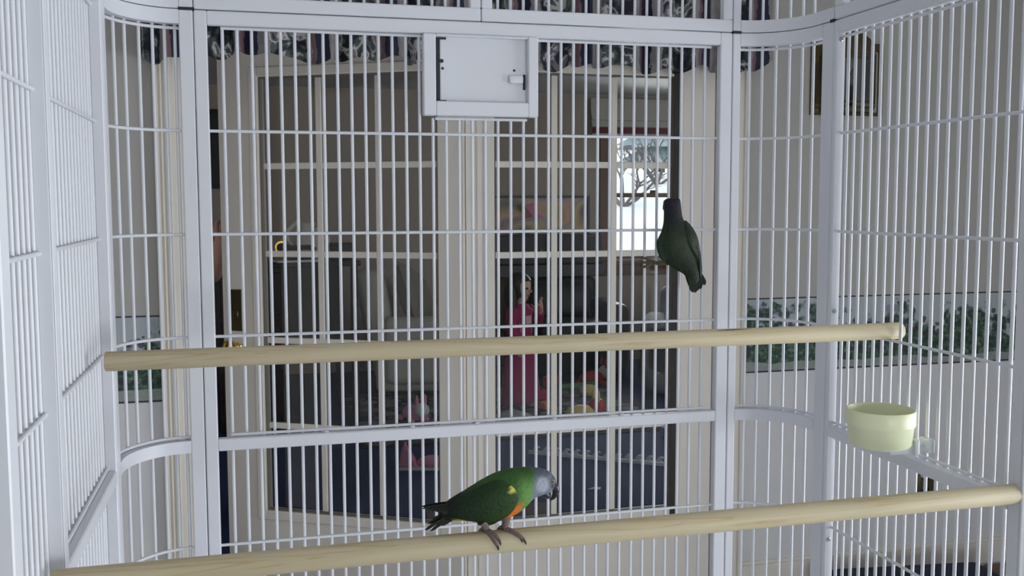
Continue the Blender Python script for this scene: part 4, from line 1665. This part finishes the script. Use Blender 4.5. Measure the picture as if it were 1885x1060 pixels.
# wavy white edging strip on the carpet
sg = thing('edging_strip', 'white wave edged plastic strip lying on the blue carpet', 'strip', (1.50, 5.49, 0), math.atan2(-.45, .65))
L = .80
mk('rail', bx((0, -.008, 0), (L, .008, .022), .003, 1), M['white_toy'], sg)
wm = None
for k in range(13):
    if wm is None:
        b = bmesh.new()
        prism(b, [(0, 0), (.012, .018), (.026, .03), (.042, .03), (.05, .02), (.04, .022), (.034, .012), (.04, 0)], 'y', -.005, .005)
        o = mk('wave', b, M['white_toy'], sg, smooth=False)
        wm = o.data
    else:
        o = mo('wave', wm, None, sg, smooth=False)
    o.location = (.02 + k * .06, 0, .021)

# toys and small things on the floor
def toy(name, label, bm, m, loc, rz=0, cat='toy'):
    o = mk(name, bm, m, None, loc)
    o.rotation_euler = (0, 0, rz)
    return tag(o, label, cat)


def block(label, m, loc, s=.07, rz=.3):
    b = bx((-s, -s * .7, 0), (s, s * .7, s * 1.1), .006, 1)
    for q in (-.5, .5):
        tube(b, [(s * q, 0, s * 1.08), (s * q, 0, s * 1.25)], s * .25, 10)
    return toy('toy_block', label, b, m, loc, rz)


RZ = .0165
block('red toy block on the cobblestone rug beside the girl', M['red'], (1.98, 6.95, RZ), .06)
block('red toy block farther back on the cobblestone rug', M['red'], (2.22, 7.45, RZ), .07, 1.0)
block('small orange toy block at the front of the cobblestone rug', M['orange'], (1.93, 6.62, RZ), .045, .6)
block('orange toy block at the right front corner of the rug', M['orange'], (2.42, 5.98, RZ), .045, .2)
block('teal toy block on the blue carpet at the far right', M['teal'], (2.46, 5.68, 0), .055, .5)
b = tube(bmesh.new(), [(-.16, 0, .03), (.16, 0, .03)], .028, 12)
toy('toy_crayon', 'fat green toy crayon on the back of the rug behind the blocks', b, M['green'], (2.34, 7.2, RZ), .2)
b = blob(bmesh.new(), (0, 0, .045), (.075, .055, .045))
toy('toy_ball', 'yellowish oval toy in the middle of the rug', b, M['yellow'], (2.36, 6.95, RZ))


def plush(label, m1, m2, loc, rz, s=1.0):
    t = thing('plush_toy', label, 'plush toy', loc, rz)
    b = blob(bmesh.new(), (0, 0, .06 * s), (.11 * s, .07 * s, .06 * s))
    mk('body', b, m1, t)
    b = blob(bmesh.new(), (.12 * s, 0, .10 * s), (.06 * s, .055 * s, .055 * s))
    hd_ = mk('head', b, m2, t)
    for q in (-1, 1):
        b = blob(bmesh.new(), (.11 * s, q * .035 * s, .17 * s), (.015 * s, .012 * s, .045 * s), 10, 8)
        mk('ear', b, m1, hd_)
        for x in (-.08, .07):
            b = blob(bmesh.new(), (x * s, q * .06 * s, .022 * s), (.035 * s, .025 * s, .022 * s), 10, 8)
            mk('leg', b, m1, t)
    return t


plush('white and red plush dog lying at the back of the rug', M['red'], M['white_toy'], (2.52, 7.35, RZ), .2, 1.0)
plush('pink and white plush toy in front of the armchair', M['pink'], M['white_toy'], (.98, 6.45, RZ), -1.2, .9)
plush('pale yellow plush duck at the front edge of the rug', M['yellow'], M['red'], (2.02, 6.12, RZ), .1, 1.0)
# pink slipper
sl = thing('slipper', 'pink slipper with a white toe on the blue carpet', 'slipper', (.86, 5.32, 0), -.25)
b = bx((-.13, -.05, 0), (.13, .05, .02), .009, 2)
mk('sole', b, M['white_toy'], sl)
b = bmesh.new()
blob(b, (.05, 0, .035), (.085, .05, .042))
mk('toe_cap', b, M['pink'], sl)
b = bmesh.new()
prism(b, [(-.13, .02), (-.12, .10), (-.10, .155), (-.085, .10), (-.05, .04), (0, .02)], 'y', -.042, .042)
bmesh.ops.bevel(b, geom=b.edges[:], offset=.008, segments=2, affect='EDGES')
mk('heel', b, M['pink'], sl)
# white towel by the girl's feet
b = bmesh.new()
n = 18
gg = [[b.verts.new((.34 * (i / n - .5), .22 * (j / n - .5), .012 + .05 * math.sin(PI * i / n) * math.sin(PI * j / n) * (1 + .4 * math.sin(i * 1.3 + j * .8)))) for j in range(n + 1)] for i in range(n + 1)]
for i in range(n):
    for j in range(n):
        b.faces.new((gg[i][j], gg[i + 1][j], gg[i + 1][j + 1], gg[i][j + 1]))
bmesh.ops.solidify(b, geom=b.faces[:], thickness=.01)
toy('towel', 'crumpled white towel by the feet of the girl', b, M['white_toy'], (1.60, 6.28, RZ), .2, 'towel')
b = bmesh.new()
prism(b, [(0, 0), (.05, .015), (.075, -.005), (.05, -.03), (.035, -.012)], 'z', 0, .004)
toy('paper_scrap', 'tiny white paper scrap on the blue carpet', b, M['paper'], (1.60, 4.72, 0), .2, 'scrap')
b = bx((-.30, -.22, 0), (.30, .22, .012), .004, 1)
toy('doormat', 'taupe doormat on the carpet just inside the right door leaf', b, M['mat'], (1.02, 4.36, 0), -.15, 'mat')


# ------------------------------------------------------------------ people
def skin_mesh(name, nodes, edges, m, parent, sub=2, root=None):
    names = list(nodes)
    me = bpy.data.meshes.new(name)
    me.from_pydata([nodes[k][:3] for k in names], [(names.index(a), names.index(b_)) for a, b_ in edges], [])
    me.materials.append(m)
    o = bpy.data.objects.new(name, me)
    COL.objects.link(o)
    o.parent = parent
    o.modifiers.new('skin', 'SKIN')
    for i, k in enumerate(names):
        r = nodes[k][3]
        me.skin_vertices[0].data[i].radius = r if isinstance(r, tuple) else (r, r)
        me.skin_vertices[0].data[i].use_root = (k == (root or names[0]))
    s_ = o.modifiers.new('smooth', 'SUBSURF')
    s_.levels = s_.render_levels = sub
    o.modifiers['skin'].use_smooth_shade = True
    return o


def hand(nodes, edges, tag_, w, d, side_v, s):
    """five unequal fingers from wrist node w pointing along d; side_v = thumb side"""
    d = Vector(d).normalized()
    sv = Vector(side_v).normalized()
    nv = d.cross(sv)
    W0 = Vector(nodes[w][:3])
    p = W0 + d * .05 * s
    nodes[tag_ + 'palm'] = (*p, .026 * s)
    edges.append((w, tag_ + 'palm'))
    for i, (off, ln) in enumerate(((.024, .062), (.008, .072), (-.008, .066), (-.023, .050))):
        a = p + d * .030 * s + sv * off * s
        b_ = a + d * ln * .5 * s + nv * .006 * s
        c = b_ + d * ln * .45 * s + nv * .02 * s
        for q, (pt_, r) in enumerate(((a, .0095), (b_, .0085), (c, .0065))):
            nodes[f'{tag_}f{i}{q}'] = (*pt_, r * s)
        edges += [(tag_ + 'palm', f'{tag_}f{i}0'), (f'{tag_}f{i}0', f'{tag_}f{i}1'), (f'{tag_}f{i}1', f'{tag_}f{i}2')]
    a = p - d * .01 * s + sv * .03 * s
    b_ = a + (d * .6 + sv * .8).normalized() * .03 * s
    c = b_ + (d * .9 + sv * .3).normalized() * .025 * s
    for q, (pt_, r) in enumerate(((a, .011), (b_, .0095), (c, .007))):
        nodes[f'{tag_}t{q}'] = (*pt_, r * s)
    edges += [(tag_ + 'palm', tag_ + 't0'), (tag_ + 't0', tag_ + 't1'), (tag_ + 't1', tag_ + 't2')]


def sleeve(pts, rs, m, parent, name='sleeve'):
    return mk(name, tube(bmesh.new(), pts, rs, 14), m, parent, angle=70)


# little girl in a long magenta dress
g = thing('person', 'small dark haired girl in a long magenta dress raising one hand', 'person', (1.76, 6.66, RZ), math.radians(38))
N_ = {'pelvis': (0, 0, .42, .075), 'waist': (0, 0, .52, .07), 'chest': (0, 0, .64, .078), 'neckb': (0, 0, .725, .04), 'neck': (0, -.004, .755, .034),
      'jaw': (.012, -.018, .79, .05), 'head': (.008, -.004, .845, .078), 'crown': (.006, .006, .90, .062), 'top': (.006, .006, .925, .03),
      'shR': (-.085, 0, .69, .036), 'elR': (-.135, -.02, .57, .027), 'wrR': (-.125, -.07, .47, .019),
      'shL': (.085, 0, .69, .036), 'elL': (.155, -.04, .60, .027), 'wrL': (.085, -.115, .70, .019),
      'hipR': (-.045, 0, .38, .055), 'knR': (-.05, -.01, .22, .038), 'anR': (-.05, 0, .05, .026), 'toR': (-.055, -.08, .025, .022),
      'hipL': (.045, 0, .38, .055), 'knL': (.05, -.01, .22, .038), 'anL': (.05, 0, .05, .026), 'toL': (.055, -.08, .025, .022)}
E_ = [('pelvis', 'waist'), ('waist', 'chest'), ('chest', 'neckb'), ('neckb', 'neck'), ('neck', 'jaw'), ('jaw', 'head'), ('head', 'crown'), ('crown', 'top'),
      ('chest', 'shR'), ('shR', 'elR'), ('elR', 'wrR'), ('chest', 'shL'), ('shL', 'elL'), ('elL', 'wrL'),
      ('pelvis', 'hipR'), ('hipR', 'knR'), ('knR', 'anR'), ('anR', 'toR'), ('pelvis', 'hipL'), ('hipL', 'knL'), ('knL', 'anL'), ('anL', 'toL')]
hand(N_, E_, 'R', 'wrR', (.05, -.35, -1), (.3, -1, .2), .62)
hand(N_, E_, 'L', 'wrL', (-.35, -.15, 1), (-1, -.1, -.1), .62)
body = skin_mesh('body', N_, E_, M['skin'], g)
bm = bmesh.new()
lathe(bm, [(.05, .735), (.075, .715), (.11, .69), (.102, .64), (.094, .55), (.10, .50), (.125, .38), (.15, .2), (.165, .06), (.155, .05), (.09, .40), (.08, .60), (.045, .73)], 28, (0, 0, 0), 1.0, .72)
for v in bm.verts:
    k = 1 - min(1, v.co.z / .6)
    v.co.x *= 1 + .05 * k * math.sin(9 * math.atan2(v.co.y, v.co.x))
    v.co.y *= 1 + .08 * k * math.sin(9 * math.atan2(v.co.y, v.co.x))
dress = mk('dress', bm, M['magenta'], g, angle=80)
dress['label'] = 'long magenta dress'
mk('dress_print', bx((-.035, -.078, .595), (.03, -.068, .655), .004, 1), M['pale_pink'], g)['label'] = 'pale print on the dress front'
sleeve([(-.07, 0, .69), (-.10, -.004, .65), (-.135, -.02, .57), (-.128, -.06, .495)], [.05, .048, .04, .034], M['magenta'], g)
sleeve([(.07, 0, .69), (.115, -.016, .65), (.155, -.04, .60), (.10, -.095, .668)], [.05, .05, .044, .035], M['magenta'], g)
bm = bmesh.new()
blob(bm, (.006, .014, .855), (.094, .092, .096), 22, 14)
for v in bm.verts:
    if v.co.y < -.035 and v.co.z < .885:
        v.co.y = -.035 + (v.co.y + .035) * .1
bmesh.ops.translate(bm, verts=bm.verts, vec=(0, 0, 0))
tube(bm, [(-.07, .02, .85), (-.09, .0, .76), (-.085, -.02, .66)], [.035, .034, .012], 10)
tube(bm, [(.08, .03, .85), (.085, .02, .78), (.08, .01, .70)], [.03, .03, .012], 10)
tube(bm, [(.0, .06, .86), (.0, .075, .76), (.0, .07, .62)], [.06, .06, .02], 12)
mk('hair', bm, M['hair'], g)
for s in (-1, 1):
    mk('eye', blob(bmesh.new(), (.012 + s * .028, -.072, .842), (.010, .006, .008), 10, 8), M['pupil'], g)
mk('nose', blob(bmesh.new(), (.012, -.082, .822), (.009, .011, .011), 10, 8), M['skin'], g)
mk('mouth', blob(bmesh.new(), (.013, -.068, .79), (.018, .006, .005), 10, 8), M['mauve'], g)

# adult half hidden behind the cage post, glimpsed through the open gap
a = thing('person', 'standing adult in a pale pink top and black trousers behind the open door gap', 'person', (-.40, 4.62, 0), math.radians(10))
N_ = {'pelvis': (0, 0, .92, .125), 'waist': (0, 0, 1.06, .115), 'chest': (0, 0, 1.26, .135), 'neckb': (0, 0, 1.40, .065), 'neck': (0, -.01, 1.46, .052),
      'jaw': (0, -.03, 1.53, .066), 'head': (0, -.005, 1.60, .088), 'crown': (0, .01, 1.67, .075), 'top': (0, .01, 1.70, .04),
      'shR': (-.16, 0, 1.36, .055), 'elR': (-.22, .02, 1.08, .042), 'wrR': (-.20, -.10, .86, .03),
      'shL': (.16, 0, 1.36, .055), 'elL': (.21, -.03, 1.10, .042), 'wrL': (.235, -.16, 1.25, .03),
      'hipR': (-.09, 0, .86, .095), 'knR': (-.10, -.02, .48, .062), 'anR': (-.10, 0, .09, .042), 'toR': (-.11, -.15, .035, .034),
      'hipL': (.09, 0, .86, .095), 'knL': (.10, -.02, .48, .062), 'anL': (.10, 0, .09, .042), 'toL': (.11, -.15, .035, .034)}
E_ = [('pelvis', 'waist'), ('waist', 'chest'), ('chest', 'neckb'), ('neckb', 'neck'), ('neck', 'jaw'), ('jaw', 'head'), ('head', 'crown'), ('crown', 'top'),
      ('chest', 'shR'), ('shR', 'elR'), ('elR', 'wrR'), ('chest', 'shL'), ('shL', 'elL'), ('elL', 'wrL'),
      ('pelvis', 'hipR'), ('hipR', 'knR'), ('knR', 'anR'), ('anR', 'toR'), ('pelvis', 'hipL'), ('hipL', 'knL'), ('knL', 'anL'), ('anL', 'toL')]
hand(N_, E_, 'R', 'wrR', (0, -.2, -1), (.5, -1, 0), 1.0)
hand(N_, E_, 'L', 'wrL', (0, -.3, 1), (-1, 0, 0), 1.0)
skin_mesh('body', N_, E_, M['skin'], a)
bm = bmesh.new()
lathe(bm, [(.07, 1.43), (.12, 1.41), (.205, 1.35), (.20, 1.20), (.18, 1.06), (.19, .95), (.18, .94), (.16, 1.06), (.17, 1.2), (.06, 1.42)], 24, (0, 0, 0), 1.0, .74)
mk('top', bm, M['pale_pink'], a, angle=80)
for s in (-1, 1):
    sx = s
    bm = tube(bmesh.new(), [(s * .085, 0, 1.0), (s * .09, 0, .86), (s * .10, -.02, .48), (s * .10, 0, .07)], [.125, .125, .085, .07], 16)
    mk('trouser_leg', bm, M['trousers'], a, angle=80)
    mk('shoe', blob(bmesh.new(), (s * .107, -.07, .045), (.05, .13, .045)), M['black'], a)
sleeve([(-.14, 0, 1.37), (-.19, .01, 1.22), (-.21, .015, 1.14)], [.075, .066, .06], M['pale_pink'], a)
sleeve([(.14, 0, 1.37), (.185, -.015, 1.22), (.205, -.026, 1.14)], [.075, .066, .06], M['pale_pink'], a)
bm = blob(bmesh.new(), (0, .02, 1.615), (.10, .108, .115), 20, 14)
for v in bm.verts:
    if v.co.y < -.05 and v.co.z < 1.66:
        v.co.y = -.05 + (v.co.y + .05) * .1
tube(bm, [(0, .08, 1.6), (0, .1, 1.48), (0, .09, 1.36)], [.075, .06, .02], 12)
mk('hair', bm, M['hair'], a)
for s in (-1, 1):
    mk('eye', blob(bmesh.new(), (s * .032, -.088, 1.605), (.011, .006, .007), 10, 8), M['pupil'], a)
mk('nose', blob(bmesh.new(), (0, -.10, 1.575), (.011, .016, .018), 10, 8), M['skin'], a)
mk('mouth', blob(bmesh.new(), (0, -.088, 1.535), (.024, .007, .006), 10, 8), M['mauve'], a)
